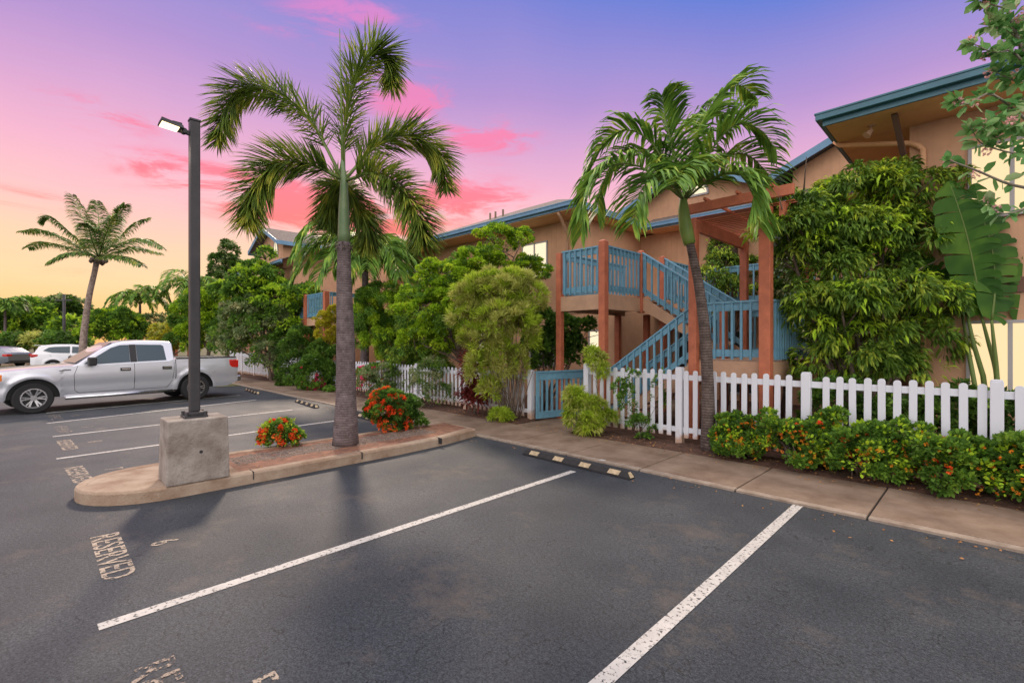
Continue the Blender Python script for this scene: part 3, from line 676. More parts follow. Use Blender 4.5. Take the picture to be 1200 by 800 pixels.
def hip_roof(par, x0, x1, y0, y1, ze, p, th=.05, hipl=True, hipr=True):
    hw = (y1-y0)/2; zr = ze+p*hw; yc = (y0+y1)/2
    xl = x0+(hw if hipl else 0); xr = x1-(hw if hipr else 0)
    b_ = MB(); b_.v = [(x0,y0,ze),(x1,y0,ze),(x1,y1,ze),(x0,y1,ze),(xl,yc,zr),(xr,yc,zr)]
    b_.f = [[0,1,5,4],[1,2,5],[2,3,4,5],[3,0,4],[3,2,1,0]]
    return b_.build('roof', M['shingle'], par)
def eaves(par, x0, x1, y0, y1, ze, h=.20, sides='flr', m_='fascia', gut=True):
    b_ = MB(); z1 = ze-.004
    if 'f' in sides: b_.box(x0, x1, y0-.0, y0+.03, z1-h, z1)
    if 'l' in sides: b_.box(x0, x0+.03, y0+.031, y1, z1-h, z1)
    if 'r' in sides: b_.box(x1-.03, x1, y0+.031, y1, z1-h, z1)
    b_.build('fascia', M[m_], par, bevel=.004)
    if gut:
        g = MB()
        if 'f' in sides: g.box(x0-.09, x1+.09, y0-.10, y0-.004, z1-.13, z1-.005); g.box(x0-.09, x1+.09, y0-.115, y0-.10, z1-.035, z1+.0)
        if 'l' in sides: g.box(x0-.09, x0-.004, y0-.0, y1, z1-.13, z1-.005); g.box(x0-.105, x0-.09, y0-.115, y1, z1-.035, z1)
        g.build('gutter', M[m_], par, bevel=.012)
def gable(par, xc, hw, yf, yb, zp, p, over=.45, m_='fascia', base=5.6):
    """a gable dormer facing -y with its ridge running back"""
    wz = lambda x_: zp - p*abs(x_-xc)
    ww = hw-.45
    b_ = MB(); b_.prism([(xc-ww,0,base),(xc+ww,0,base),(xc+ww,0,wz(xc+ww)-.10),(xc,0,zp-.10),(xc-ww,0,wz(xc-ww)-.10)], (0,yf,0), (0,yb,0)); b_.build('gable_wall', M['siding'], par)
    for s_ in (-1, 1):
        b_ = MB(); y_ = yf-over
        A = (xc, y_, zp); B_ = (xc+s_*hw, y_, zp-p*hw)
        b_.quadbox([(A[0],y_,A[2]-.06),(B_[0],y_,B_[2]-.06),(B_[0],yb,B_[2]-.06),(A[0],yb,A[2]-.06),(A[0],y_,A[2]),(B_[0],y_,B_[2]),(B_[0],yb,B_[2]),(A[0],yb,A[2])])
        b_.build('roof', M['shingle'], par)
        b_ = MB(); h = .19
        b_.quadbox([(A[0],y_-.035,A[2]-h),(B_[0],y_-.035,B_[2]-h),(B_[0],y_-.003,B_[2]-h),(A[0],y_-.003,A[2]-h),(A[0],y_-.035,A[2]+.01),(B_[0],y_-.035,B_[2]+.01),(B_[0],y_-.003,B_[2]+.01),(A[0],y_-.003,A[2]+.01)])
        b_.build('bargeboard', M[m_], par)
        MB().box(min(B_[0],B_[0]+s_*.04), max(B_[0],B_[0]+s_*.04), y_, yb, B_[2]-.2, B_[2]).build('fascia', M[m_], par)
# --- middle building
mb = empty('apartment_building', (-12, 12, 0), 'long tan apartment building in the middle, behind the staircase and shrubs', 'building')
mb.location = (0, 0, 0)
EZ = 5.85
MB().box(-8.75, -7.55, 12.0, 18, 0, 2.72).build('wall', M['siding'], mb)
MB().box(-17.6, -8.75, 11.8, 19, 0, EZ-.21).build('wall', M['siding'], mb)
MB().box(-18.25, -8.26, 10.84, 11.797, EZ-.225, EZ-.206).build('soffit', M['soffit'], mb)
hip_roof(mb, -18.3, -8.2, 10.8, 19.0, EZ, .417)
eaves(mb, -18.3, -8.2, 10.8, 18.9, EZ)
MB().box(-8.747, -8.26, 11.8, 18.5, EZ-.225, EZ-.206).build('soffit', M['soffit'], mb)
MB().box(-17.6, -8.75, 11.77, 11.797, 2.72, 2.92).build('band_board', M['tan'], mb)
window(mb, -11.25, -10.2, 11.8, 4.0, 5.08, 'glow2')
window(mb, -15.6, -14.6, 11.8, 4.1, 5.08, 'darkglass')
window(mb, -14.2, -12.9, 11.8, 1.05, 2.12, 'glow2'); window(mb, -10.9, -9.9, 11.8, 1.1, 2.12, 'darkglass'); window(mb, -8.62, -8.28, 12.0, 1.15, 2.15, 'glow2', ())
for (px, py) in ((569, 250), (582, 245.5), (600, 241)):
    p_ = cpt(px, 18.5, py); MB().tube([(p_.x, 12.6, 6.4), (p_.x, 12.6, 6.86)], .04, 8).build('vent_pipe', M['concrete_brown'], mb)
b = MB(); x_ = xat(664, 11.7); b.tube([(x_, 11.73, .1), (x_, 11.73, 4.95), (x_+.1, 11.65, 5.1), (x_+.35, 10.95, 5.55), (x_+.35, 10.85, 5.62)], .045, 8); b.build('downspout', M['tan'], mb, smooth=True)
b = MB(); b.tube([(-17.5, 11.73, .1), (-17.5, 11.73, 5.0), (-17.5, 10.9, 5.6)], .045, 8); b.build('downspout', M['tan'], mb, smooth=True)
# recessed entry wings on both sides
MB().box(-8.75, -1.6, 15.2, 19, 0, EZ-.3).build('wall', M['siding'], mb)
MB().box(-24, -17.6, 15.2, 19, 0, EZ-.3).build('wall', M['siding'], mb)
for (xa, xb) in ((-8.15, -.5), (-24, -18.35)):
    b = MB(); ye, ze = 14.35, EZ-.1; b.v = [(xa,ye,ze),(xb,ye,ze),(xb,18.7,ze+.417*4.35),(xa,18.7,ze+.417*4.35),(xa,ye,ze-.03),(xb,ye,ze-.03),(xb,18.7,ze+1.78),(xa,18.7,ze+1.78)]
    b.f = [[0,1,2,3],[4,5,6,7],[0,1,5,4],[1,2,6,5],[2,3,7,6],[3,0,4,7]]; b.build('roof', M['shingle'], mb)
    eaves(mb, xa, xb, ye, 18, ze-.03, .17, 'f')
    MB().box(xa, xb, ye+.04, 15.195, ze-.22, ze-.20).build('soffit', M['soffit'], mb)
gable(mb, -6.85, 2.55, 15.0, 18.8, 7.42, .43); archwindow(mb, -6.72, .42, 15.0, 6.55, .36)
gable(mb, -1.75, 2.6, 15.0, 18.8, 7.62, .43)
MB().box(-8.7, -1.6, 13.9, 15.1, 2.735, 2.90).build('walkway_slab', M['tan'], mb)
r_ = railing(mb, (-5.9, 13.95, 2.9), (-2.0, 13.95, 2.9), sp=.2)
window(mb, -4.5, -3.7, 15.2, 3.9, 5.0, 'darkglass', fr=.08); window(mb, -7.3, -6.7, 15.2, .2, 2.15, 'darkglass', (), fr=.08); window(mb, -5.9, -5.0, 15.2, .3, 2.15, 'darkglass', ())
f_ = MB().box(-6.35, -5.45, 15.15, 15.197, 2.92, 4.95).build('door', M['door'], mb); MB().tube([(-5.55, 15.14, 3.9), (-5.55, 15.09, 3.9)], .03, 8).build('handle', M['frame'], f_)
# side wall trim of the main block towards the entry
MB().box(-8.747, -8.73, 12.01, 15.0, 2.93, 3.1).build('band_board', M['tan'], mb)

# --- right building
rb = empty('apartment_building', (0,0,0), 'near tan apartment building at right with deep teal-edged eaves and lit windows', 'building')
RW, RX = 10.9, -1.0
MB().box(RX, 9, RW, 19, 0, EZ-.205).build('wall', M['siding'], rb)
ex, ey = -2.08, 9.80
MB().box(ex+.04, 9.4, ey+.04, RW-.003, EZ-.225, EZ-.206).build('soffit', M['soffit'], rb)
MB().box(ex+.04, RX-.003, RW, 18.6, EZ-.225, EZ-.206).build('soffit', M['soffit'], rb)
b = MB(); b.v = [(ex-.02,ey-.02,EZ),(10,ey-.02,EZ),(10,14.6,EZ+2.0),(ex+4.8,14.6,EZ+2.0),(ex-.02,19.4,EZ)]; b.f = [[0,1,2,3],[0,3,4]]
b.v += [(x_, y_, z_-.03) for x_, y_, z_ in b.v[:5]]; b.f += [[5,6,7,8],[5,8,9],[0,1,6,5],[0,4,9,5]]; b.build('roof', M['shingle'], rb)
eaves(rb, ex, 10, ey, 18.8, EZ, .22, 'fl', 'gutter')
window(rb, xat(1136, RW)+.03, xat(1136, RW)+1.72, RW, 3.88, 5.0, 'glow', (.27, .63)); window(rb, xat(1134, RW)+.03, xat(1134, RW)+1.72, RW, 1.08, 2.14, 'glow', (.27, .63))
window(rb, xat(1136, RW)+3.2, xat(1136, RW)+4.6, RW, 3.88, 5.0, 'glow')
b = MB(); x_ = xat(1082, RW)
b.tube([(ex-.02, 10.84, EZ-.17), (ex+.06, 10.84, EZ-.27), (-.98, RW-.07, 5.31), (x_-.06, RW-.07, 5.24), (x_, RW-.07, 5.16), (x_, RW-.07, .1)], .045, 10)
b.build('downspout', M['soffit'], rb, smooth=True)
b = MB(); b.bar((RX-.03, RW-.02, 4.85), (RX-.12, 10.08, EZ-.23), .075, .085); b.build('brace', M['door'], rb)
b = MB(); fx, fy = ex+.62, ey+.55; b.tube([(fx, fy, EZ-.225), (fx, fy, EZ-.25)], .06, 10); b.tube([(fx, fy, EZ-.25), (fx-.02, fy-.02, EZ-.33)], .02, 8)
b.tube([(fx, fy, EZ-.31), (fx-.07, fy-.05, EZ-.40)], [.035, .07], 10); b.build('floodlight', M['tan'], rb)
MB().box(RX, 9, RW-.03, RW-.003, 2.62, 2.86).build('band_board', mat('band_dark', (.14,.07,.045), .8), rb)
# --- far building
fb = empty('apartment_building', (0,0,0), 'far tan apartment building with a gable and arched window, beyond the palms at left', 'building')
MB().box(-30.2, -24.2, 9.0, 16, 0, EZ-.3).build('wall', M['siding'], fb)
MB().box(-42, -30.2, 11, 18, 0, EZ-.3).build('wall', M['siding'], fb)
gable(fb, -27.35, 2.25, 9.0, 15.5, 7.92, .45)
archwindow(fb, -26.55, .30, 9.0, 6.35, .82)
b = MB(); b.v = [(-30.8,8.25,EZ-.1),(-23.6,8.25,EZ-.1),(-23.6,12.2,EZ+1.5),(-30.8,12.2,EZ+1.5)]; b.f = [[0,1,2,3]]; b.v += [(x_,y_,z_-.03) for x_,y_,z_ in b.v[:4]]; b.f += [[4,5,6,7],[0,1,5,4],[1,2,6,5],[0,3,7,4]]
b.build('roof', M['shingle'], fb); eaves(fb, -30.8, -23.6, 8.25, 12, EZ-.13, .17, 'f')
hip_roof(fb, -43, -30, 10.2, 18.5, EZ-.2, .417); eaves(fb, -43, -30, 10.2, 18.5, EZ-.2, .2, 'f')
window(fb, -28.9, -27.6, 9.0, 3.9, 5.0, 'darkglass'); window(fb, -26.3, -25.2, 9.0, 1.1, 2.1, 'darkglass')
window(fb, -36, -34.6, 11.0, 3.9, 5.0, 'glow2'); window(fb, -36, -34.6, 11.0, 1.1, 2.1, 'darkglass')
# second stair tower belonging to it (only its top shows)
s2 = empty('staircase', (0,0,0), 'distant blue railed stair landing on red-brown posts, mostly hidden by trees', 'staircase')
MB().box(-23.6, -20.0, Y0, 11.5, ZT-.1, ZT).build('landing_deck', M['tan'], s2); MB().box(-23.65, -19.95, Y0-.04, Y0-.003, ZT-.34, ZT).build('landing_fascia', M['tan'], s2)
for x_ in (-23.5, -22.2, -20.1): post(s2, x_, Y0-.02, 0, ZT+1.1, .2)
railing(s2, (-23.3, Y0, ZT), (-20.2, Y0, ZT), sp=.17); railing(s2, (-20.0, Y0+.1, ZT), (-20.0, 11.4, ZT), sp=.2)
# little red-brown roofed shelter seen past the lamp post
kp = cpt(214, 38, z=0)
kk = empty('red_shelter', (kp.x, kp.y, 0), 'small red-brown pergola frame seen between palms behind the pickup bed', 'shelter')
for sx in (-1, 1):
    for sy in (-1, 1): MB().box(sx*.5-.08, sx*.5+.08, sy*.5-.08, sy*.5+.08, 0, 4.3).build('post', M['redwood'], kk)
for q in range(4): MB().box(-.7, .7, -.6+q*.4-.04, -.6+q*.4+.04, 4.3, 4.5).build('beam', M['redwood'], kk)
MB().box(-.42, .42, -.54, -.46, 3.0, 4.28).build('screen', M['redwood'], kk)

# ================================================================== vegetation
def norm(a): return a/np.maximum(np.linalg.norm(a, axis=-1, keepdims=True), 1e-9)
def leaves(name, m, P, Dv, ln, wd, kind, parent, droop=.15, fold=.18):
    n = len(P); Dv = norm(Dv); ref = norm(rng.normal(size=(n, 3))*.55 + np.array([0, 0, 1.]))
    s = norm(np.cross(Dv, ref)); u = np.cross(s, Dv)
    ln = np.broadcast_to(ln, (n,))[:, None]; wd = np.broadcast_to(wd, (n,))[:, None]; g = np.array([0, 0, -1.])
    if kind == 'oval':
        c = P + Dv*ln*.5; tip = P + norm(Dv+g*droop*2)*ln
        V = np.stack([P, c - s*wd*.5 + u*wd*fold, tip, c + s*wd*.5 + u*wd*fold], 1)
        F_ = np.array([[0, 1, 2], [0, 2, 3]]); k = 4
    elif kind == 'strap':
        d2 = norm(Dv + g*droop*2); mid = P + Dv*ln*.5; tip = mid + d2*ln*.5
        V = np.stack([P - s*wd*.3, P + s*wd*.3, mid + s*wd*.5, mid - s*wd*.5, tip], 1)
        F_ = None; k = 5
        o = (np.arange(n)*5)[:, None]
        return rawmesh(name, V.reshape(-1, 3), [o + np.array([[0, 1, 2, 3]]), o + np.array([[3, 2, 4]])], m, parent)
    elif kind == 'round':        # six-point leaf
        a1 = P + Dv*ln*.25; a2 = P + Dv*ln*.7 + g*ln*droop*.3; tip = P + norm(Dv+g*droop)*ln
        V = np.stack([P, a1 - s*wd*.42 + u*wd*fold*.6, a2 - s*wd*.45 + u*wd*fold, tip, a2 + s*wd*.45 + u*wd*fold, a1 + s*wd*.42 + u*wd*fold*.6], 1)
        o = (np.arange(n)*6)[:, None]
        return rawmesh(name, V.reshape(-1, 3), [o + np.array([[0, 1, 2, 3]]), o + np.array([[0, 3, 4, 5]])], m, parent)
    o = (np.arange(n)*k)[:, None, None]
    return rawmesh(name, V.reshape(-1, 3), (o + F_[None]).reshape(-1, 3), m, parent)
def sph(n):
    return norm(rng.normal(size=(n, 3)))
def clumpy(blobs, size, cov, cl=.32, up=.25, down=0.0, flat=1.0, shell=.5, side=1.0):
    """blobs: (centre(3), rh, rz). Leaves gather in clumps over each blob. Returns points, directions."""
    Ps = []; Ds = []
    for c, rh, rz in blobs:
        area = 4*math.pi*((2*(rh*rz)+rh*rh)/3); n = max(30, int(cov*area/(size[0]*size[1]*.55)))
        k = max(6, int(5.5/cl/cl*.30))
        cd = sph(k); cd[:, 2] = np.where(cd[:, 2] < -.55, -cd[:, 2], cd[:, 2])
        rr = (shell + (1-shell)*rng.random((k, 1))**.6)
        cc = cd*rr; cr = cl*(.6+.7*rng.random(k))
        i = rng.integers(0, k, n); d = sph(n); d = norm(d + cd[i]*.8 + np.array([0, 0, up*.8]))
        q = cc[i] + d*cr[i][:, None]*(.35+.65*rng.random((n, 1))**.5)
        P = np.array(c) + q*np.array([rh, rh, rz]); Ps.append(P)
        D = norm(d*.8 + cd[i]*.4 + rng.normal(size=(n, 3))*.45 + np.array([0, 0, up-down])); Ds.append(D)
    return np.concatenate(Ps), np.concatenate(Ds)
def limbs(base, targets, r0, m, parent, stems=1, spread=.08, name='trunk', fork=.45):
    b_ = MB(); base = Vector(base)
    if stems == 1:
        top = Vector((0,0,0))
        for t in targets: top += Vector(t)
        top /= len(targets); fk = base.lerp(top, fork); fk.x += random.uniform(-.05, .05)
        mid = base.lerp(fk, .5) + Vector((random.uniform(-.05,.05), random.uniform(-.05,.05), 0))
        b_.tube([base, mid, fk], [r0, r0*.85, r0*.72], 8)
        st_ = [(fk, r0*.6)]*len(targets)
    else:
        st_ = [(base + Vector((random.uniform(-spread,spread), random.uniform(-spread,spread), 0)), r0) for _ in targets]
    for (s0, rr), t in zip(st_, targets):
        t = Vector(t); m1 = s0.lerp(t, .35) + Vector((random.uniform(-.06,.06), random.uniform(-.06,.06), .05)); m2 = s0.lerp(t, .7) + Vector((random.uniform(-.06,.06), random.uniform(-.06,.06), .02))
        b_.tube([s0, m1, m2, t], [rr, rr*.75, rr*.5, rr*.2], 6)
        for _ in range(4):
            a_ = m2.lerp(t, random.random()); d = Vector((random.gauss(0,1), random.gauss(0,1), random.uniform(0,1))).normalized()*(t-s0).length*.25
            b_.tube([a_, a_+d*.6+Vector((0,0,.03)), a_+d], [rr*.3, rr*.2, rr*.08], 5)
    return b_.build(name, m, parent, smooth=True, fix=False)
def px_blobs(D, lst):
    out = []
    for (px, py, da, rx, ry) in lst:
        d = D+da; out.append((cpt(px, d, py), rx*d/F, ry*d/F))
    return out
def plant(name, label, cat, px, D, blobs, m, size=(.09,.05), cov=1.6, kind='oval', cl=.32, up=.25, down=0., droop=.15, r0=.05, stems=1, fork=.45,
          group=None, zb=.03, bark='bark', shell=.5, flowers=None, extra=None, fold=.18, wood=True):
    base = cpt(px, D, z=zb); t = empty(name, base, label, cat, group)
    B_ = [(Vector(c)-base, rh, rz) for c, rh, rz in px_blobs(D, blobs)]
    nb = len(B_)
    for q in range(nb*4):
        c_, rh_, rz_ = B_[rng.integers(0, nb)]; d_ = sph(1)[0]; d_[2] = abs(d_[2])*.9 if rng.random() < .7 else d_[2]; f_ = rng.uniform(.95, 1.22); g_ = rng.uniform(.14, .30)
        B_.append((c_ + Vector((d_[0]*rh_*f_, d_[1]*rh_*f_, d_[2]*rz_*f_)), rh_*g_, rh_*g_*rng.uniform(.7, 1.2)))
    P, Dv = clumpy(B_, size, cov, cl, up, down, shell=shell); n = len(P); BF = B_; B_ = B_[:nb]
    P[:, 2] = np.maximum(P[:, 2], .03+rng.random(n)*.05)
    ln = size[0]*(.6+.7*rng.random(n)); leaves('foliage', M[m], P, Dv, ln, ln*size[1]/size[0], kind, t, droop, fold)
    if extra:
        m2, fr = extra; P2, D2 = clumpy(B_, size, cov*fr, cl, up, down, shell=.85); ln = size[0]*(.6+.7*rng.random(len(P2)))
        leaves('new_growth', M[m2], P2*1.0, D2, ln, ln*size[1]/size[0], kind, t, droop, fold)
    if wood: limbs((0,0,0), [c - Vector((0,0,rz*.2)) for c, rh, rz in B_], r0, M[bark], t, stems=stems, fork=fork)
    if flowers:
        fm, cnt, fs = flowers; flower_heads(B_, fm, cnt, fs, t)
    return t
def flower_heads(B_, fm, cnt, fs, t):
    Ps = []; Ds = []
    w = np.array([rh*rh for _, rh, _ in B_]); w /= w.sum()
    for _ in range(cnt):
        c, rh, rz = B_[rng.choice(len(B_), p=w)]; d = norm(rng.normal(size=3) + np.array([.45, -.75, .35])); q = np.array(c) + d*np.array([rh, rh, rz])*rng.uniform(.93, 1.12)
        if q[2] < .06: continue
        m_ = 22; dd = norm(sph(m_)*.8 + d); Ps.append(q + dd*fs*.30); Ds.append(dd)
    if not Ps: return
    P = np.concatenate(Ps); D = np.concatenate(Ds); leaves('flowers', M[fm], P, D, fs*.36*(.7+.6*rng.random(len(P))), fs*.30, 'oval', t, .0)
def catmull(pts, n):
    P = np.array([tuple(p) for p in pts]); P = np.vstack([2*P[0]-P[1], P, 2*P[-1]-P[-2]]); k = len(P)-3; out = []
    for u in np.linspace(0, k-1e-6, n):
        i = int(u); t = u-i; a, b_, c, d = P[i:i+4]
        out.append(.5*((2*b_) + (-a+c)*t + (2*a-5*b_+4*c-d)*t*t + (-a+3*b_-3*c+d)*t**3))
    return np.array(out)
def frond(par, pts, mode, m, lmax, N=60, wd=.03, r0=.018, droop=.4, stalk='stalk', t0=.10, vee=.3):
    C = catmull(pts, 24); seg = np.linspace(0, 1, 24)
    b_ = MB(); b_.tube([Vector(p) for p in C[::2]], list(np.linspace(r0, r0*.15, len(C[::2]))), 6)
    T = norm(np.gradient(C, axis=0))
    f_ = b_.build('frond', M[stalk], par, smooth=True, fix=False)
    if mode == 'fox': K = 8; ts = np.repeat(np.linspace(t0, 1, N), K); 
    else: K = 2; ts = np.repeat(np.linspace(t0, 1, N), K)
    ts = np.clip(ts + rng.normal(size=len(ts))*.004, 0, 1); n = len(ts)
    P = np.stack([np.interp(ts, seg, C[:, i]) for i in range(3)], 1); Tn = norm(np.stack([np.interp(ts, seg, T[:, i]) for i in range(3)], 1))
    up0 = np.array([0, 0, 1.]); s = np.cross(Tn, up0)
    bad = np.linalg.norm(s, axis=1) < .25
    s0 = np.cross(T[4], up0); s0 = s0/max(np.linalg.norm(s0), 1e-6); s[bad] = s0; s = norm(s); u = norm(np.cross(s, Tn))
    g = np.array([0, 0, -1.])
    if mode == 'fox':
        ang = rng.random(n)*2*math.pi
        rad = s*np.cos(ang)[:, None] + u*np.sin(ang)[:, None]
        prof = .30 + .70*np.sin(math.pi*np.clip(ts*.80+.12, 0, 1))**.8; prof *= (.8+.35*rng.random(n)); d = norm(Tn*.80 + rad*.9)
        dr = droop*.5
    else:
        sg = np.where(np.arange(n) % 2 == 0, 1., -1.)[:, None]
        prof = (.35+.65*np.sin(math.pi*np.clip(ts*.78+.16, 0, 1)))*(.88+.24*rng.random(n))
        d = norm(s*sg*.85 + Tn*(.35+.6*ts[:, None]) + u*vee + rng.normal(size=(n, 3))*.07); dr = droop
    ln = (lmax*prof)[:, None]; w = wd*(.8+.4*rng.random(n))[:, None]
    ws = norm(np.cross(d, g) + rng.normal(size=(n, 3))*.35)
    d2 = norm(d + g*dr*(.6+.8*rng.random((n, 1)))); d3 = norm(d2 + g*dr*1.5)
    p1 = P + d*ln*.35; p2 = p1 + d2*ln*.35; p3 = p2 + d3*ln*.30
    V = np.stack([P-ws*w*.25, P+ws*w*.25, p1+ws*w*.5, p1-ws*w*.5, p2+ws*w*.38, p2-ws*w*.38, p3], 1)
    o = (np.arange(n)*7)[:, None]
    rawmesh('leaflets', V.reshape(-1, 3), [np.concatenate([o+np.array([[0,1,2,3]]), o+np.array([[3,2,4,5]])]), o+np.array([[5,4,6]])], M[m], f_)
    return f_
def palm(label, base, pts_trunk, radii, bark, fronds, mode, fm, lmax, group=None, shaft=None, N=60, wd=.03, droop=.4, r0=.018, vee=.3, nuts=False, t0=.1, name='palm_tree'):
    base = Vector(base); t = empty(name, base, label, 'palm tree', group)
    C = catmull([Vector(p)-base for p in pts_trunk], 24); rr = np.interp(np.linspace(0, 1, 24), np.linspace(0, 1, len(radii)), radii)
    MB().tube([Vector(p) for p in C], list(rr), 16).build('trunk', M[bark], t, smooth=True, fix=False)
    if shaft:
        sp_, sr, sm = shaft; C = catmull([Vector(p)-base for p in sp_], 10); rr = np.interp(np.linspace(0, 1, 10), np.linspace(0, 1, len(sr)), sr)
        MB().tube([Vector(p) for p in C], list(rr), 14).build('crownshaft', M[sm], t, smooth=True, fix=False)
    for f in fronds: frond(t, [Vector(p)-base for p in f], mode, fm, lmax, N, wd, r0, droop, vee=vee, t0=t0)
    return t
def pf(D, px0, lst):
    """frond control points: (px, py, depth offset)"""
    return [cpt(px, D+da, py) for px, py, da in lst]
# ---- foxtail palm on the island
bx, by = gpt(405, 521, .14); D0 = (by-bx)*Q
tr = [cpt(405, D0, z=.13), cpt(405.5, D0, 470), cpt(405, D0, 400), cpt(403.5, D0, 340), cpt(403, D0, 284)]
k = D0/F
fr = [pf(D0, 0, l) for l in (
    [(402,212,0),(362,138,.25),(318,106,.45),(281,104,.55),(262,135,.6),(256,165,.6)],
    [(400,210,0),(362,192,-.4),(325,192,-.7),(298,222,-.85),(289,262,-.9)],
    [(403,210,0),(404,150,.15),(415,95,.3),(438,62,.45),(455,72,.55),(460,100,.6)],
    [(405,210,0),(440,172,.3),(480,158,.5),(512,178,.65),(524,220,.7)],
    [(405,212,0),(438,203,-.3),(470,222,-.55),(490,256,-.65),(497,284,-.7)],
    [(403,212,0),(415,232,.7),(432,262,1.0),(430,290,1.1)],
    [(402,212,0),(392,215,.8),(388,240,1.2),(384,262,1.3)],
    )]
t = palm('foxtail palm with thick ringed grey trunk and bushy plume fronds on the kerbed island', (bx, by, .12), tr, [.215,.165,.148,.125,.102], 'bark_grey', fr, 'fox', 'fox', .60, N=120, wd=.024,
     shaft=([cpt(403, D0, 286), cpt(403, D0, 250), cpt(403, D0, 212), cpt(401, D0, 185)], [.100,.088,.056,.02], 'shaft'), droop=.25, r0=.028)
b = MB(); p0 = cpt(402, D0, 212)-t.location; b.tube([p0, cpt(400, D0, 120)-t.location, cpt(398, D0, 34)-t.location], [.03, .016, .006], 6); b.build('spear_leaf', M['stalk'], t, smooth=True)
b = MB()
for k_ in range(26):
    a_ = random.random()*6.28; z_ = cpt(403, D0, 284).z - .12+random.random()*.1; c_ = cpt(403, D0, z=z_)-t.location
    d = Vector((math.cos(a_), math.sin(a_), 0)); b.tube([c_+d*.085, c_+d*.12+Vector((0,0,.03)), c_+d*.145-Vector((0,0,.05))], [.014,.01,.003], 5)
b.build('old_leaf_base', M['bark_dark'], t, smooth=True)
# ---- manila palm in front of the stairs
bx, by = gpt(831, 527, .05); D1 = (by-bx)*Q
tr = [cpt(831, D1, z=.03), cpt(830, D1, 490), cpt(829, D1, 440), cpt(826, D1, 390), cpt(819, D1, 335), cpt(808, D1, 283)]
fr = [pf(D1, 0, l) for l in (
    [(801,233,0),(768,172,.1),(735,152,.3),(708,168,.4),(692,195,.45)],
    [(801,234,0),(752,196,-.3),(712,196,-.45),(688,232,-.5),(682,272,-.5)],
    [(801,234,0),(778,208,-.7),(752,222,-1.0),(742,262,-1.1)],
    [(802,230,0),(812,170,.1),(832,128,.2),(862,100,.3),(884,112,.4)],
    [(804,230,0),(832,178,-.3),(862,146,-.45),(890,152,-.5),(906,172,-.5)],
    [(804,232,0),(838,192,.2),(872,180,.3),(900,205,.4),(910,236,.4)],
    [(804,233,0),(836,208,-.5),(866,204,-.8),(884,232,-.9),(888,262,-1.0)],
    [(802,232,0),(765,186,.6),(728,186,.9),(706,216,1.1),(700,250,1.1)],
    [(803,232,0),(790,180,-.2),(780,138,-.25),(776,112,-.3)],
    [(803,230,0),(800,185,.6),(812,150,1.0),(836,130,1.3),(862,140,1.5)],
    [(803,233,0),(805,205,-.7),(800,195,-1.1),(790,215,-1.4)],
    )]
t = palm('slender leaning palm with lime crownshaft and drooping fronds in front of the stairs', (bx, by, .03), tr, [.145,.108,.095,.09,.078,.066], 'bark_dark', fr, 'flat', 'manila', .74, N=72, wd=.052,
     shaft=([cpt(808.5, D1, 286), cpt(804, D1, 268), cpt(801, D1, 246), cpt(801, D1, 226)], [.092,.108,.088,.04], 'shaft_lime'), droop=.42, r0=.022, vee=.25)
# ---- coconut palm far left
D2 = 27; fr = [pf(D2, 0, l) for l in (
    [(115,300,0),(105,270,.5),(93,248,1),(84,228,1.4)], [(115,300,0),(88,278,-.5),(62,256,-1),(50,258,-1.2)], [(114,301,0),(82,284,0),(52,270,.3),(27,271,.5)],
    [(114,302,0),(85,291,1),(52,284,1.5),(32,290,2)], [(115,303,0),(96,296,-1),(75,298,-1.6),(58,306,-2)], [(116,300,0),(116,270,1),(115,250,1.5),(113,236,2)],
    [(116,300,0),(128,272,0),(138,250,0),(146,240,0)], [(117,300,0),(138,280,1),(158,262,1.5),(172,256,2)], [(117,301,0),(142,288,-.8),(168,280,-1.4),(190,290,-1.8)],
    [(117,302,0),(140,294,1),(160,290,1.4),(186,296,1.6)], [(117,304,0),(134,300,-1),(150,302,-1.6),(166,310,-2)], [(116,301,0),(122,280,-1.2),(130,262,-2),(138,252,-2.6)],
    [(115,301,0),(108,282,-1.2),(104,268,-2),(100,262,-2.6)], [(115,301,0),(112,290,1.4),(108,282,2.3),(100,280,3)])]
palm('tall coconut palm with leaning trunk far behind the white hatchback', cpt(96, D2, z=0), [cpt(96, D2, z=0), cpt(98, D2, 395), cpt(104, D2, 350), cpt(111, D2, 318), cpt(114, D2, 302)], [.22,.165,.14,.13,.14], 'bark_pale', fr, 'flat', 'coco', .82, N=120, wd=.055, droop=.5, r0=.04, vee=.0, t0=.14)
cp_ = bpy.data.objects.get('palm_tree.002') or t
ccr = cpt(115, D2, 304)-cp_.location
b = MB()
for k_ in range(16):
    v_ = Vector((random.gauss(0,.14), random.gauss(0,.14), random.uniform(-.22,.06))); b.tube([ccr+v_-Vector((0,0,.12)), ccr+v_-Vector((0,0,.04)), ccr+v_+Vector((0,0,.06)), ccr+v_+Vector((0,0,.12))], [.03,.11,.10,.02], 8)
b.build('coconut_cluster', M['bark'], cp_, smooth=True)
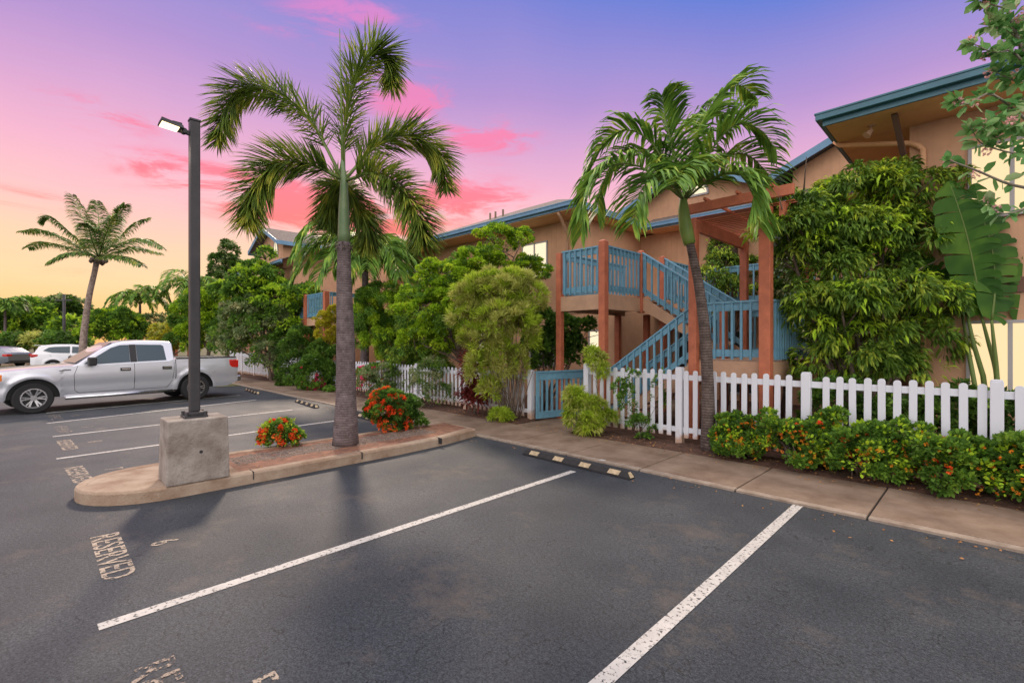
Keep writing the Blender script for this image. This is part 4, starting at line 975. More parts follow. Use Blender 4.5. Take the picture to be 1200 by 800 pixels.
# ---- generic feather palms in the background
def radial_palm(label, px, D, pyc, rpx, nf, ztrunk_px=None, fm='manila', lmax=1.0, r=.1, seed=1, droop=.5, group='feather palms among the garden trees', N=50, wd=.1, arch=1.0):
    rs = random.Random(seed); c = cpt(px, D, pyc); base = cpt(px+rs.uniform(-3, 3), D, z=.0); Rm = rpx*D/F; frs = []
    for k_ in range(nf):
        a_ = 2*math.pi*(k_+rs.uniform(-.25, .25))/nf; e = rs.uniform(.15, 1.0); hd = Vector((math.cos(a_), math.sin(a_), 0)); l_ = Rm*rs.uniform(.85, 1.12)
        up_ = Vector((0, 0, 1))
        frs.append([c, c+hd*l_*.35+up_*l_*(.2+.45*e)*arch, c+hd*l_*.75+up_*l_*(.05+.55*e)*arch, c+hd*l_*(1.0)+up_*l_*(-.45+.6*e)*arch])
    return palm(label, base, [base, base.lerp(c, .5)+Vector((.05, 0, 0)), c], [r*1.3, r, r*.8], 'bark_grey', frs, 'flat', fm, lmax, group=group, N=N, wd=wd, droop=droop, r0=.03, vee=.25)
radial_palm('palm with arching fronds directly behind the foxtail palm trunk', 428, 18, 318, 72, 15, lmax=1.1, seed=3, r=.14, droop=.6, wd=.085, N=60)
radial_palm('small palm rising above the hedge just left of the lamp post', 164, 37, 357, 30, 12, lmax=.8, seed=5, wd=.09)
radial_palm('palm crown partly hidden behind the lamp post', 226, 38, 345, 36, 13, lmax=.85, seed=9, wd=.09)
radial_palm('thin palm at the far left edge above the dark trees', 6, 42, 362, 22, 9, lmax=1.0, seed=12, wd=.12)

# ---- shrubs and trees
# island
plant('ixora_bush', 'small round bush with red flower heads between the lamp base and palm trunk', 'bush', 329, D0*.995, [(329,508,0,19,15),(318,513,-.05,12,9),(341,512,0,12,9)], 'g_mid', (.06,.028), 2.2, cl=.3, zb=.13,
      stems=3, r0=.012, flowers=('fl_red', 55, .10), extra=('g_lime', .15))
plant('ixora_bush', 'larger bush thick with orange-red flowers right of the palm trunk', 'bush', 461, 9.3, [(461,478,0,26,16),(445,484,-.1,15,14),(476,484,.1,15,13),(452,466,0,14,9),(460,497,0,18,9)], 'g_mid', (.06,.028), 2.2, cl=.3, zb=.13,
      stems=5, r0=.014, flowers=('fl_red', 150, .12), extra=('g_dark', .5))
plant('grass_tuft', 'tiny grass tuft near the end of the island bed', 'grass tuft', 494, 9.6, [(494,499,0,6,5)], 'g_mid', (.10,.012), 2.5, 'strap', up=.9, droop=.3, wood=False, zb=.13)
# right hedge: five lantana bushes along the fence
i_ = 0
for (xx, yy, rr, zz, lab) in ((-2.78, 7.86, .40, .32, 'leafy bush at the left end of the orange-flowered hedge, beside the slim palm trunk'),
                         (-2.02, 7.90, .50, .36, 'second orange-flowered bush from the palm trunk along the white fence'),
                         (-1.18, 7.92, .52, .40, 'middle bush of the hedge, with the largest scarlet blooms'),
                         (-.38, 7.95, .52, .38, 'hedge bush just left of the fence post near the right picture edge'),
                         (.45, 7.95, .55, .42, 'rightmost orange-flowered hedge bush, cut by the picture edge'),
                         (1.5, 7.95, .6, .42, 'orange-flowered hedge bush beyond the right picture edge')):
    t = empty('flowering_bush', (xx, yy, .04), lab, 'bush', 'flowering bushes forming the hedge at the right fence')
    zz *= 1.06; B_ = [(Vector((0,-.10,zz*.75)), rr*.85, zz*.85)]
    for q in range(7): a_ = q*.9+i_; B_.append((Vector((math.cos(a_)*rr*.62, math.sin(a_)*rr*.36, zz*random.uniform(.4, 1.30))), rr*random.uniform(.3,.46), zz*random.uniform(.35,.5)))
    for q in range(9): B_.append((Vector((random.uniform(-rr, rr)*.9, random.uniform(-.42, .12), zz*random.uniform(.25, 1.65) if q % 3 else zz*random.uniform(1.5, 1.85))), random.uniform(.07,.14), random.uniform(.07,.15)))
    P, Dv = clumpy(B_, (.055,.034), 1.75, .26, .35, shell=.55); P[:, 2] = np.maximum(P[:, 2], .02+rng.random(len(P))*.04); P[:, 1] = np.minimum(P[:, 1], .17 + rng.random(len(P))*.05)
    ln = .055*(.6+.8*rng.random(len(P))); leaves('foliage', M['g_mid'], P, Dv, ln, ln*.62, 'round', t, .1)
    P, Dv = clumpy(B_, (.05,.03), .15, .26, .5, shell=.8); P[:, 1] = np.minimum(P[:, 1], .2); P[:, 2] = np.maximum(P[:, 2], .03); ln = .05*(.6+.8*rng.random(len(P))); leaves('new_growth', M['g_bright'], P, Dv, ln, ln*.62, 'round', t, .1)
    limbs((0,0,0), [c for c, a_, b_ in B_], .012, M['bark'], t, stems=5, spread=.15, name='stem')
    flower_heads(B_, 'fl_orange', 120, .05, t)
    if i_ in (1, 2, 3): flower_heads(B_, 'fl_red', 7, .095, t)
    i_ += 1
# sparse vine shrub on the fence
plant('thin_shrub', 'thin leggy shrub growing against the white pickets left of the palm trunk', 'shrub', 748, 8.85, [(735,470,0,9,20),(772,462,0,6,24),(752,498,0,16,10),(725,455,0,7,12),(755,515,-.1,9,6),(742,440,.05,6,8)], 'g_mid', (.06,.028), .75, cl=.4, stems=6, r0=.007, shell=.2)
# song-of-india plants
plant('variegated_shrub', 'low yellow-green variegated shrub at the right side of the gate opening', 'shrub', 684, 9.35, [(683,488,0,17,17),(676,468,0,12,12),(692,500,-.1,12,9),(697,478,0,11,9),(713,488,0,8,5)], 'g_lime', (.13,.016), 2.4, 'strap', cl=.3, up=.1, droop=.35, stems=6, r0=.012, extra=('g_var', .5))
plant('variegated_shrub', 'thin stalk with a yellow-green leaf tuft standing up beside the gate', 'shrub', 700, 9.4, [(700,425,0,9,9),(694,414,0,7,5),(706,437,0,5,7)], 'g_lime', (.12,.016), 2.4, 'strap', cl=.3, up=.1, droop=.35, stems=3, r0=.010, extra=('g_var', .4))
plant('variegated_shrub', 'tiny yellow-green plant at the foot of the tall pale shrub', 'shrub', 589, 10.9, [(587,486,0,12,6),(594,489,0,8,4)], 'g_lime', (.10,.016), 2.2, 'strap', cl=.3, up=.3, droop=.3, wood=False)
plant('tall_variegated_shrub', 'tall pale yellow-green shrub on many thin stems left of the blue gate', 'shrub', 598, 11.1,
      [(580,345,.1,34,24),(612,350,0,25,22),(550,372,.1,22,20),(592,378,-.2,34,22),(566,400,-.1,24,20),(610,395,0,20,24),(585,425,-.1,18,24),(600,330,.1,22,12),(548,345,.1,18,10),(606,430,0,10,22),(562,352,.2,24,18),(560,436,0,14,20),(574,458,0,12,14)],
      'g_var', (.13,.020), 1.35, 'strap', cl=.26, up=.45, droop=.2, stems=9, r0=.016, extra=('g_lime', .45), shell=.45)
b = MB(); t0_ = bpy.data.objects['tall_variegated_shrub']
for k_ in range(26):
    a_ = random.uniform(-.28, .28); c_ = random.uniform(-.15, .15); top = Vector((a_*2.1*Q-c_, a_*2.1*Q+c_, random.uniform(.9, 1.6)))
    b.tube([Vector((a_*.7*Q, a_*.7*Q+c_*.5, 0)), Vector((a_*1.3*Q, a_*1.4*Q, .6)), top], [.012,.010,.006], 5)
b.build('stems', M['bark'], t0_, smooth=True)
plant('red_leaf_plant', 'dark red-leaved cordyline at the left foot of the tall pale shrub', 'plant', 556, 11.8, [(553,425,0,9,18),(549,445,0,9,16),(560,465,0,12,12),(549,470,0,14,10)], 'g_red', (.24,.035), 1.0, 'strap', cl=.35, up=.3, droop=.5, stems=4, r0=.015)
# bright green lobed tree behind the fence (aralia clusters)
plant('bright_green_tree', 'bright green tree with cloud-like leaf clusters in front of the lit upper window', 'tree', 545, 13.9,
      [(582,283,0,20,17),(612,280,.1,14,9),(575,305,-.1,17,14),(556,310,0,24,17),(535,325,0,24,16),(512,342,.1,20,14),(500,322,.1,13,10),(498,365,0,30,20),(540,350,0,30,22),(620,318,.2,22,14),(478,345,0,10,9),(525,385,0,32,26),(498,400,0,28,24),(555,398,.1,22,22),(505,312,0,10,7)],
      'g_bright', (.085,.04), 2.2, cl=.26, up=.35, r0=.09, fork=.35, extra=('g_mid', .2))
plant('clipped_round_shrub', 'dense round fresh-green bush right of the foxtail palm trunk', 'bush', 455, 17.0, [(452,366,0,34,32),(470,398,0,26,28),(440,392,0,24,22),(480,420,-.3,24,18),(432,360,.2,14,20)], 'g_bright', (.12,.022), 1.8, 'strap', cl=.22, up=.1, droop=.5, r0=.06, extra=('g_mid', .6))
plant('feathery_shrub', 'feathery mid-green shrub with drooping sprays between the round bush and pale shrub', 'shrub', 492, 15.3, [(488,405,0,22,22),(470,420,0,18,14),(500,432,0,20,16),(515,420,0,14,18),(482,380,.2,14,12)], 'g_shrub', (.16,.022), 1.6, 'strap', cl=.35, up=.0, droop=.6, r0=.04)
plant('yellow_shrub', 'bright yellow-leaved shrub just left of the foxtail palm trunk', 'shrub', 388, 19, [(386,388,0,13,15),(380,376,0,9,9),(392,370,0,9,10),(385,405,0,12,10)], 'g_yellow', (.10,.04), 2.0, cl=.3, r0=.04)
plant('green_shrub', 'leafy shrub along the fence left of the palm trunk, pink blooms at its foot', 'shrub', 380, 18.2, [(385,430,0,25,22),(400,445,0,18,20),(365,445,0,22,22),(388,462,0,24,14),(372,415,0,14,14)], 'g_mid', (.09,.045), 1.6, cl=.3, r0=.03, stems=4, flowers=('fl_pink', 5, .14))
plant('green_shrub', 'dark upright shrub nearest the small teal gate beyond the empty bays', 'shrub', 345, 20.0, [(345,425,0,17,26),(338,450,0,12,16),(352,400,0,12,16),(350,458,0,16,10)], 'g_mid', (.10,.05), 1.6, cl=.3, r0=.04, stems=4, extra=('g_dark', .6))
plant('hibiscus_shrub', 'low shrub with pink hibiscus blooms against the fence right of the palm trunk', 'shrub', 445, 15.2, [(446,440,0,22,11),(430,446,0,12,12),(465,446,0,14,11),(452,458,-.1,18,9)], 'g_grey', (.09,.05), .9, cl=.32, r0=.02, stems=4, flowers=('fl_pink', 7, .16), extra=('g_mid', .5))
plant('thin_shrub', 'sparse twiggy shrub on the left fence between the hibiscus and dark red plant', 'shrub', 505, 13.2, [(500,445,0,18,14),(515,462,0,16,12),(488,455,0,12,12),(508,430,.1,16,9),(484,475,0,12,7)], 'g_grey', (.06,.028), .5, cl=.4, stems=6, r0=.008, shell=.25, extra=('g_mid', .5))
plant('bougainvillea', 'patch of magenta bougainvillea low against the fence left of the palm trunk', 'shrub', 374, 18.0, [(373,455,0,7,12),(366,462,0,7,7)], 'fl_pink', (.09,.06), 1.2, cl=.4, r0=.02, stems=3, extra=('g_mid', .6))
plant('bougainvillea', 'small magenta bloom cluster just right of the palm trunk foot of the fence', 'shrub', 421, 16.0, [(421,448,0,5,11),(424,436,0,5,5)], 'fl_pink', (.09,.06), 1.2, cl=.4, r0=.02, stems=2, extra=('g_mid', .5))
# trees between lamp and palm
plant('flowering_tree', 'grey-green tree with pale blossoms and crooked limbs above the far white fence', 'tree', 318, 22.3, [(300,395,0,28,26),(322,378,0,26,20),(285,372,0,20,18),(268,398,0,18,20),(318,415,-.2,22,18),(300,362,.2,26,14),(338,400,0,18,26)], 'g_grey', (.13,.07), 1.3, cl=.28, r0=.09, fork=.3, shell=.4, extra=('g_mid', .5))
plant('green_tree', 'dense round green tree hiding the ground between lamp post and far white fence', 'tree', 240, 29.5, [(240,365,0,32,24),(262,385,0,28,24),(235,392,0,28,22),(262,355,.3,22,16),(222,372,.3,16,22),(282,400,0,16,14)], 'g_bright', (.16,.085), 1.7, cl=.25, r0=.14, extra=('g_mid', .8))
plant('green_tree', 'mid-green tree spreading under the far gable roof', 'tree', 322, 22.6, [(300,325,0,22,16),(330,350,0,32,13),(318,340,.3,24,14),(290,342,0,22,14),(345,375,0,24,22),(311,298,.6,9,7),(270,345,.5,18,14),(360,352,.5,18,18),(350,415,.5,22,22)], 'g_mid', (.16,.075), 1.6, cl=.25, r0=.12, extra=('g_bright', .5))
plant('conical_tree', 'dark conical evergreen poking above the garden trees right of the lamp post', 'tree', 266, 42, [(268,300,0,9,15),(258,312,0,11,14),(272,318,0,13,14),(264,332,0,17,16)], 'g_dark', (.26,.10), 1.8, cl=.3, r0=.2, extra=('g_grey', .4))
plant('yellow_shrub', 'mottled yellow shrub behind the pickup bed, left of the lamp post', 'shrub', 202, 31, [(206,395,0,16,13),(192,402,0,14,10),(212,384,0,12,9),(190,388,0,10,7),(224,400,0,10,12)], 'g_yellow', (.22,.10), 1.5, cl=.3, r0=.08, extra=('g_var', .6))
plant('round_bush', 'broad rounded green bush behind the cab of the pickup', 'bush', 135, 34, [(132,384,0,28,20),(115,390,0,18,16),(152,388,0,18,17),(135,374,0,18,10)], 'g_mid', (.20,.11), 1.8, cl=.22, r0=.1, extra=('g_bright', .5))
plant('grey_shrub', 'greyish green shrub between the round bush and yellow shrub', 'shrub', 172, 36, [(172,385,0,14,14),(182,378,0,10,10),(168,398,0,16,12)], 'g_grey', (.22,.10), 1.4, cl=.3, r0=.08)
for (px, D, bl, mm, ex, lab) in ((30, 46, [(28,372,0,26,20),(15,388,0,22,16),(42,385,0,22,16)], 'g_mid', ('g_bright', .3), 'rounded green tree at the far left of the lot'),
                             (68, 50, [(55,372,0,26,20),(75,368,0,24,18),(88,380,0,16,16),(50,385,0,20,16)], 'g_dark', ('g_grey', .35), 'broad dark domed tree behind the utility pole'),
                             (2, 48, [(0,368,0,16,14),(-14,376,0,20,18)], 'g_dark', ('g_mid', .6), 'dark tree cut by the left picture edge'),
                             (84, 44, [(82,388,0,16,15),(88,400,0,16,10)], 'g_mid', ('g_bright', .4), 'smaller green tree between the utility pole and coconut palm')):
    plant('background_tree', lab, 'tree', px, D, bl, mm, (.38,.20), 1.6, cl=.24, r0=.25, extra=ex, zb=-.02)
rs = random.Random(4)
for k_, (px, lab) in enumerate(((8, 'low shrubs at the far kerb, leftmost clump behind the grey car'), (26, 'reddish-green low shrub clump behind the grey car roof'), (44, 'low shrub clump between the grey car and white car'), (64, 'low shrub clump straight behind the white car'), (84, 'low shrub clump at the foot of the coconut palm'))):
    plant('low_shrub', lab, 'shrub', px, 40, [(px,402,0,13,8),(px+7,405,0,9,6),(px-6,399,.5,10,8)], ('g_mid','g_dark','g_var','g_mid','g_dark')[k_], (.32,.09), 1.7, 'strap', cl=.3, droop=.4, r0=.06, group='low shrubs along the far kerb', zb=-.02, stems=3)
# behind deck / in the courtyard
plant('dark_green_shrub', 'glossy dark green shrub behind the gate, left of the stair posts', 'shrub', 638, 12.4, [(634,385,0,18,22),(648,410,0,20,22),(628,415,0,14,24),(660,385,0,16,14),(672,412,.1,12,18),(688,384,.1,8,9)], 'g_mid', (.12,.07), 1.5, kind='round', cl=.28, r0=.04, stems=3, extra=('g_dark', .6))
plant('courtyard_plant', 'tangled plants in the courtyard seen between the pergola posts', 'plant', 852, 13.4, [(835,330,0,16,18),(858,345,0,18,16),(845,310,.5,16,14),(874,320,.6,14,18),(850,290,1.2,18,14),(880,350,.5,12,14),(838,360,0,14,12)], 'g_shrub', (.20,.04), 1.1, 'strap', cl=.35, r0=.05, droop=.6, extra=('g_lime', .15))
plant('courtyard_plant', 'variegated courtyard plant between the rear pergola post and drooping tree', 'plant', 915, 10.6, [(918,325,0,16,20),(930,350,0,20,20),(912,350,0,10,16),(935,310,0,16,18),(925,380,0,14,22)], 'g_grey', (.18,.05), 1.2, 'strap', cl=.35, r0=.05, droop=.6, extra=('g_mid', .6))
# big drooping shrub at right
big = plant('large_drooping_tree', 'large bushy tree with drooping pointed leaves filling the corner before the right building', 'tree', 1010, 8.4,
      [(1040,215,-.1,30,22),(1005,235,0,48,28),(1060,230,.0,42,26),(955,262,0,42,22),(922,270,-.1,36,18),(940,245,-.05,30,16),(1000,275,-.2,44,26),(1055,285,-.2,42,34),(960,300,0,42,24),(1000,320,0,52,30),(1080,300,.1,30,28),
       (1040,342,-.6,52,20),(985,352,-.6,44,17),(1085,352,-.5,36,20),(1112,330,-.2,18,14),(950,380,-.2,36,28),(1000,400,-.1,54,34),(1060,395,0,48,30),(962,425,0,32,22),(1030,430,0,52,18),(1095,420,.2,22,14)],
      'g_shrub', (.16,.034), 1.25, 'strap', cl=.26, up=-.10, down=.25, droop=.5, r0=.06, stems=10, shell=.55, extra=('g_bright', .16))
# banana-like giant leaves
def big_leaf(par, base, pts, stalk_pts, half, m='g_banana', tear=True, seed=0, face=(.5,-.85,.15)):
    rs_ = np.random.default_rng(seed); S_ = catmull(stalk_pts, 14)
    b_ = MB(); b_.tube([Vector(p) for p in S_], list(np.linspace(.042, .018, 14)), 8); st_ = b_.build('leaf', M['stalk'], par, smooth=True, fix=False)
    C = catmull(pts, 60); T = norm(np.gradient(C, axis=0)); Nn = norm(np.array(face)); 
    MB().tube([Vector(p) for p in C[::4]], list(np.linspace(.018, .004, len(C[::4]))), 6).build('midrib', M['stalk'], st_, smooth=True, fix=False)
    V = []; Fq = []
    u = np.linspace(0, 1, 60); w = half*np.clip(np.sin(math.pi*np.clip(u*.9+.07, 0, 1))**.55, .05, 1)
    for sg in (-1, 1):
        k_ = 0
        while k_ < 58:
            seg_n = (int(rs_.integers(1, 5)) if sg > 0 else int(rs_.integers(5, 14))) if tear else 58; e_ = min(59, k_+seg_n); wl = rs_.uniform(.86, 1.04); dr = rs_.uniform(.05, .30)*(1 if sg > 0 else .4)
            o = len(V)
            for j in range(k_, e_+1):
                s = np.cross(T[j], Nn); s /= np.linalg.norm(s); n_ = np.cross(s, T[j])
                edge = 1 - .07*abs((j-k_)/max(1, e_-k_)-.5)*2*(1 if tear else 0)
                for q in range(5):
                    f = q/4; sh = -.006*abs((j-k_)/(e_-k_+1e-6)-.5)*2*q if tear else 0
                    p = C[j] + s*sg*w[j]*wl*f*edge + T[j]*w[j]*.30*f - n_*(-.10*f*half) + np.array([0, 0, -dr*f*f*half*1.8])
                    if tear: jj = (k_+e_)/2; p = p + T[j]*(jj-j)*.006*f
                    V.append(p)
            for j in range(e_-k_):
                for q in range(4): a_ = o+j*5+q; Fq.append([a_, a_+1, a_+6, a_+5])
            k_ = e_
    rawmesh('blade', np.array(V), np.array(Fq), M[m], st_, smooth=True)
BD = 7.6
bb = cpt(1168, BD, z=.03); tb = empty('giant_leaf_plant', bb, 'plant with huge torn banana-like leaves on tall green stalks before the right windows', 'plant')
def lp(lst): return [cpt(px, BD+da, py)-bb for px, py, da in lst]
big_leaf(tb, bb, lp([(1150,370,0),(1144,330,-.05),(1134,280,-.1),(1122,240,-.12),(1112,212,-.1)]), lp([(1172,500,0),(1168,440,0),(1158,400,0),(1150,370,0)]), .44, seed=3)
big_leaf(tb, bb, lp([(1162,375,-.1),(1166,335,-.1),(1162,290,-.05),(1150,250,0),(1142,215,.05)]), lp([(1170,500,0),(1168,440,-.05),(1165,405,-.1),(1162,375,-.1)]), .34, seed=8)
big_leaf(tb, bb, lp([(1128,370,.3),(1120,345,.35),(1104,325,.4),(1085,312,.4),(1070,308,.4)]), lp([(1150,500,.1),(1142,450,.1),(1133,400,.2),(1128,370,.3)]), .26, seed=5)
big_leaf(tb, bb, lp([(1196,380,-.1),(1205,345,-.15),(1222,310,-.2),(1240,285,-.2)]), lp([(1176,500,0),(1180,445,0),(1188,405,-.05),(1196,380,-.1)]), .32, seed=6)
for l_ in ([(1160,500,.1),(1152,440,.1),(1140,400,.1),(1132,360,.1)], [(1186,500,.1),(1188,450,.1),(1198,400,.1),(1212,350,.1)]):
    MB().tube(lp(l_), [.04,.036,.03,.02], 8).build('stalk', M['stalk'], tb, smooth=True)
plant('low_green_plants', 'dark low foliage behind the right end of the white fence', 'shrub', 1120, 7.0, [(1060,500,.3,40,30),(1120,490,0,40,30),(1185,500,0,40,34),(990,480,.6,40,30)], 'g_dark', (.10,.05), 1.2, cl=.3, r0=.02, stems=4, extra=('g_mid', .4))
# crown flower branches reaching in from the right
CB = cpt(1290, 4.3, z=.05); ct = empty('crown_flower_tree', CB, 'pale-leaved tree with lilac blossoms leaning in over the top right corner', 'tree')
def c3(px, py, D): return cpt(px, D, py)-CB
main = [([(1290,560,4.3),(1275,300,4.3),(1250,150,4.25),(1235,40,4.2),(1210,-40,4.2)], .045),
        ([(1262,240,4.25),(1225,160,4.0),(1205,80,3.9),(1180,10,3.85),(1172,-30,3.85)], .022), ([(1268,280,4.25),(1225,230,4.0),(1180,215,3.85),(1145,200,3.8),(1112,188,3.75)], .016),
        ([(1225,160,4.0),(1190,130,3.9),(1160,110,3.85),(1135,122,3.8),(1122,118,3.8)], .013), ([(1205,80,3.9),(1185,60,3.85),(1165,62,3.8),(1142,52,3.8)], .010),
        ([(1180,10,3.85),(1160,5,3.8),(1150,0,3.8)], .008), ([(1225,230,4.0),(1200,245,3.9),(1175,250,3.85),(1160,240,3.85)], .010), ([(1268,280,4.25),(1240,200,4.1),(1215,150,4.0),(1170,160,3.9)], .014),
        ([(1250,150,4.25),(1225,100,4.1),(1190,95,4.0),(1168,85,4.0)], .012), ([(1235,60,4.2),(1215,30,4.1),(1195,40,4.0)], .012), ([(1250,200,4.2),(1215,185,4.0),(1180,178,3.9),(1150,168,3.85),(1138,150,3.8)], .010), ([(1225,110,4.1),(1190,120,3.9),(1170,140,3.85),(1150,150,3.8)], .009), ([(1205,60,4.0),(1180,35,3.9),(1160,30,3.85)], .008)]
b = MB(); tips = []
for l_, r_ in main:
    C = catmull([c3(*p) for p in l_], 14); b.tube([Vector(p) for p in C], list(np.linspace(r_, r_*.3, 14)), 7); tips.append(C)
b.build('branch', mat('branch_pale', (.20,.17,.13), .8, var=.2), ct, smooth=True)
Ps = []; Ds = []; fP = []; fD = []
for ci, C in enumerate(tips[1:]):
    T = norm(np.gradient(C, axis=0))
    for j in range(3, 14):
        for q in range(4 if ci not in (1, 5) else 2):
            a_ = norm(T[j]*.5+rng.normal(size=3)*.8+np.array([0,0,.15])); Ps.append(C[j]+a_*.012); Ds.append(a_)
    for q in range(6): a_ = norm(T[-1]*.8+rng.normal(size=3)*.7+np.array([0,0,.3])); Ps.append(C[-1]); Ds.append(a_)
    for (jj, cnt) in ((13, 1), (9, 1)):
        for q in range(cnt):
            c_ = C[jj]+norm(rng.normal(size=3)+np.array([0,0,.7]))*.05; dd = sph(34); fP.append(c_+dd*.018); fD.append(dd)
for q in range(34):      # the dense corner
    px = 1200+rng.normal()*22 ; py = rng.uniform(-20, 215); c_ = np.array(cpt(px if px > 1165 else 1190, 4.0+rng.normal()*.15, py)-CB)
    for w_ in range(7): a_ = norm(rng.normal(size=3)+np.array([0,0,.25])); Ps.append(c_+a_*.02); Ds.append(a_)
    if q % 5 == 0: dd = sph(34); c2 = c_+np.array([-.02,-.05,.03]); fP.append(c2+dd*.018); fD.append(dd)
Ps = np.array(Ps); ln = .11*(.55+.6*rng.random(len(Ps))); leaves('foliage', M['g_milk'], Ps, np.array(Ds), ln, ln*.55, 'round', ct, .25, .12)
fP = np.concatenate(fP); leaves('flowers', M['fl_lilac'], fP, np.concatenate(fD), .022, .016, 'oval', ct, 0)
# utility pole
up_ = empty('utility_pole', cpt(75, 42, z=0), 'thin dark utility pole among the trees at far left', 'utility pole')
h_ = 55*42/F+1.85; MB().tube([(0,0,0),(0,0,h_)], [.13,.10], 10).build('pole', M['pole'], up_, smooth=True)
b = MB(); b.bar((-.5,-.5,h_-.5), (.5,.5,h_-.5), .1, .12); b.build('crossarm', M['pole'], up_)
b = MB(); b.tube([(0,0,h_-.3),(-.6,.1,h_-.1)], .03, 6); b.build('bracket', M['pole'], up_)
# fallen leaves on the pavement, bed and kerb
n = 620; P = np.zeros((n, 3)); P[:, 0] = rng.uniform(-10, 1.5, n); P[:, 1] = 7.58 + rng.normal(size=n)*.22; P[:, 2] = np.where(P[:, 1] > 7.5, .062, .040); P3 = np.zeros((150, 3)); P3[:, 0] = rng.uniform(-14, 1, 150); P3[:, 1] = 6.04-np.abs(rng.normal(size=150))*.25; P3[:, 2] = .012; P = np.concatenate([P, P3])
P2 = np.zeros((80, 3)); P2[:, 0] = rng.uniform(-8.1, -6.9, 80); P2[:, 1] = rng.uniform(2, 6, 80); P2[:, 2] = .155; P = np.concatenate([P, P2]); n = len(P)
D = rng.normal(size=(n, 3)); D[:, 2] *= .1
o = leaves('fallen_leaves', L('leaf_litter', (.09,.045,.02), (.18,.10,.045), (.09,.10,.03), .1), P, D, .035, .018, 'oval', None, 0); tag(o, kind='stuff', label='scattered dry fallen leaves along the pavement edge and beds', cat='leaf litter')

# ================================================================== vehicles
def carpaint(name, col, metal=.5, rough=.28):
    return mat(name, col, rough, metal=metal, spec=.5, coat=.8)
M['silver'] = carpaint('silver_paint', (.60, .61, .64), .55, .32); M['carwhite'] = carpaint('white_car_paint', (.72, .72, .73), 0, .3); M['cargrey'] = carpaint('grey_car_paint', (.13, .15, .18), .4, .3)
M['tire'] = mat('tyre', (.018,.018,.018), .85, bump=.2); M['chrome'] = mat('chrome', (.62,.62,.64), .2, metal=1); M['blackp'] = mat('black_plastic', (.02,.02,.02), .55)
M['glass'] = mat('car_glass', (.03,.055,.07), .12, spec=.5); M['tail'] = mat('tail_lens', (.45,.015,.01), .2, coat=.5); M['amber'] = mat('amber_lens', (.75,.20,.02), .2, coat=.5); M['lens'] = mat('clear_lens', (.55,.56,.58), .1, coat=.5)
def wheel(par, x, y, r, w, side, spokes=6):
    t = MB(); n = 32; prof = [(r*.64,-w/2),(r*.93,-w/2),(r,-w*.33),(r,w*.33),(r*.93,w/2),(r*.64,w/2)]
    for (rr, yy) in prof:
        for k_ in range(n): a_ = 2*math.pi*k_/n; t.v.append((rr*math.cos(a_), yy, rr*math.sin(a_)))
    for i in range(len(prof)):
        for k_ in range(n): j = (i+1) % len(prof); t.f.append([i*n+k_, i*n+(k_+1) % n, j*n+(k_+1) % n, j*n+k_])
    e_ = bpy.data.objects.new('wheel', None)
    wh = t.build('wheel', M['tire'], par, (x, y, r)); bpy.data.objects.remove(e_)
    b_ = MB(); s = side
    def disc(r0, r1, y0, y1):
        o = len(b_.v)
        for (rr, yy) in ((r0, y0), (r1, y0), (r1, y1), (r0, y1)):
            for k_ in range(n): a_ = 2*math.pi*k_/n; b_.v.append((rr*math.cos(a_), yy, rr*math.sin(a_)))
        for i in range(4):
            for k_ in range(n): j = (i+1) % 4; b_.f.append([o+i*n+k_, o+i*n+(k_+1) % n, o+j*n+(k_+1) % n, o+j*n+k_])
    disc(r*.57, r*.645, s*w*.1, s*w*.47); disc(.001, r*.17, s*w*.1, s*w*.44)
    for k_ in range(spokes):
        for dd in (-.16, .16):
            a_ = 2*math.pi*k_/spokes; a2 = a_+dd
            b_.bar((r*.10*math.cos(a_), s*w*.36, r*.10*math.sin(a_)), (r*.60*math.cos(a2), s*w*.40, r*.60*math.sin(a2)), r*.09, .03, up=(0,1,0))
    b_.build('rim', M['chrome'], wh); b2 = MB(); b2.tube([(0, s*w*.0, 0), (0, s*w*.12, 0)], r*.56, 24); b2.build('brake_disc', M['blackp'], wh)
    return wh
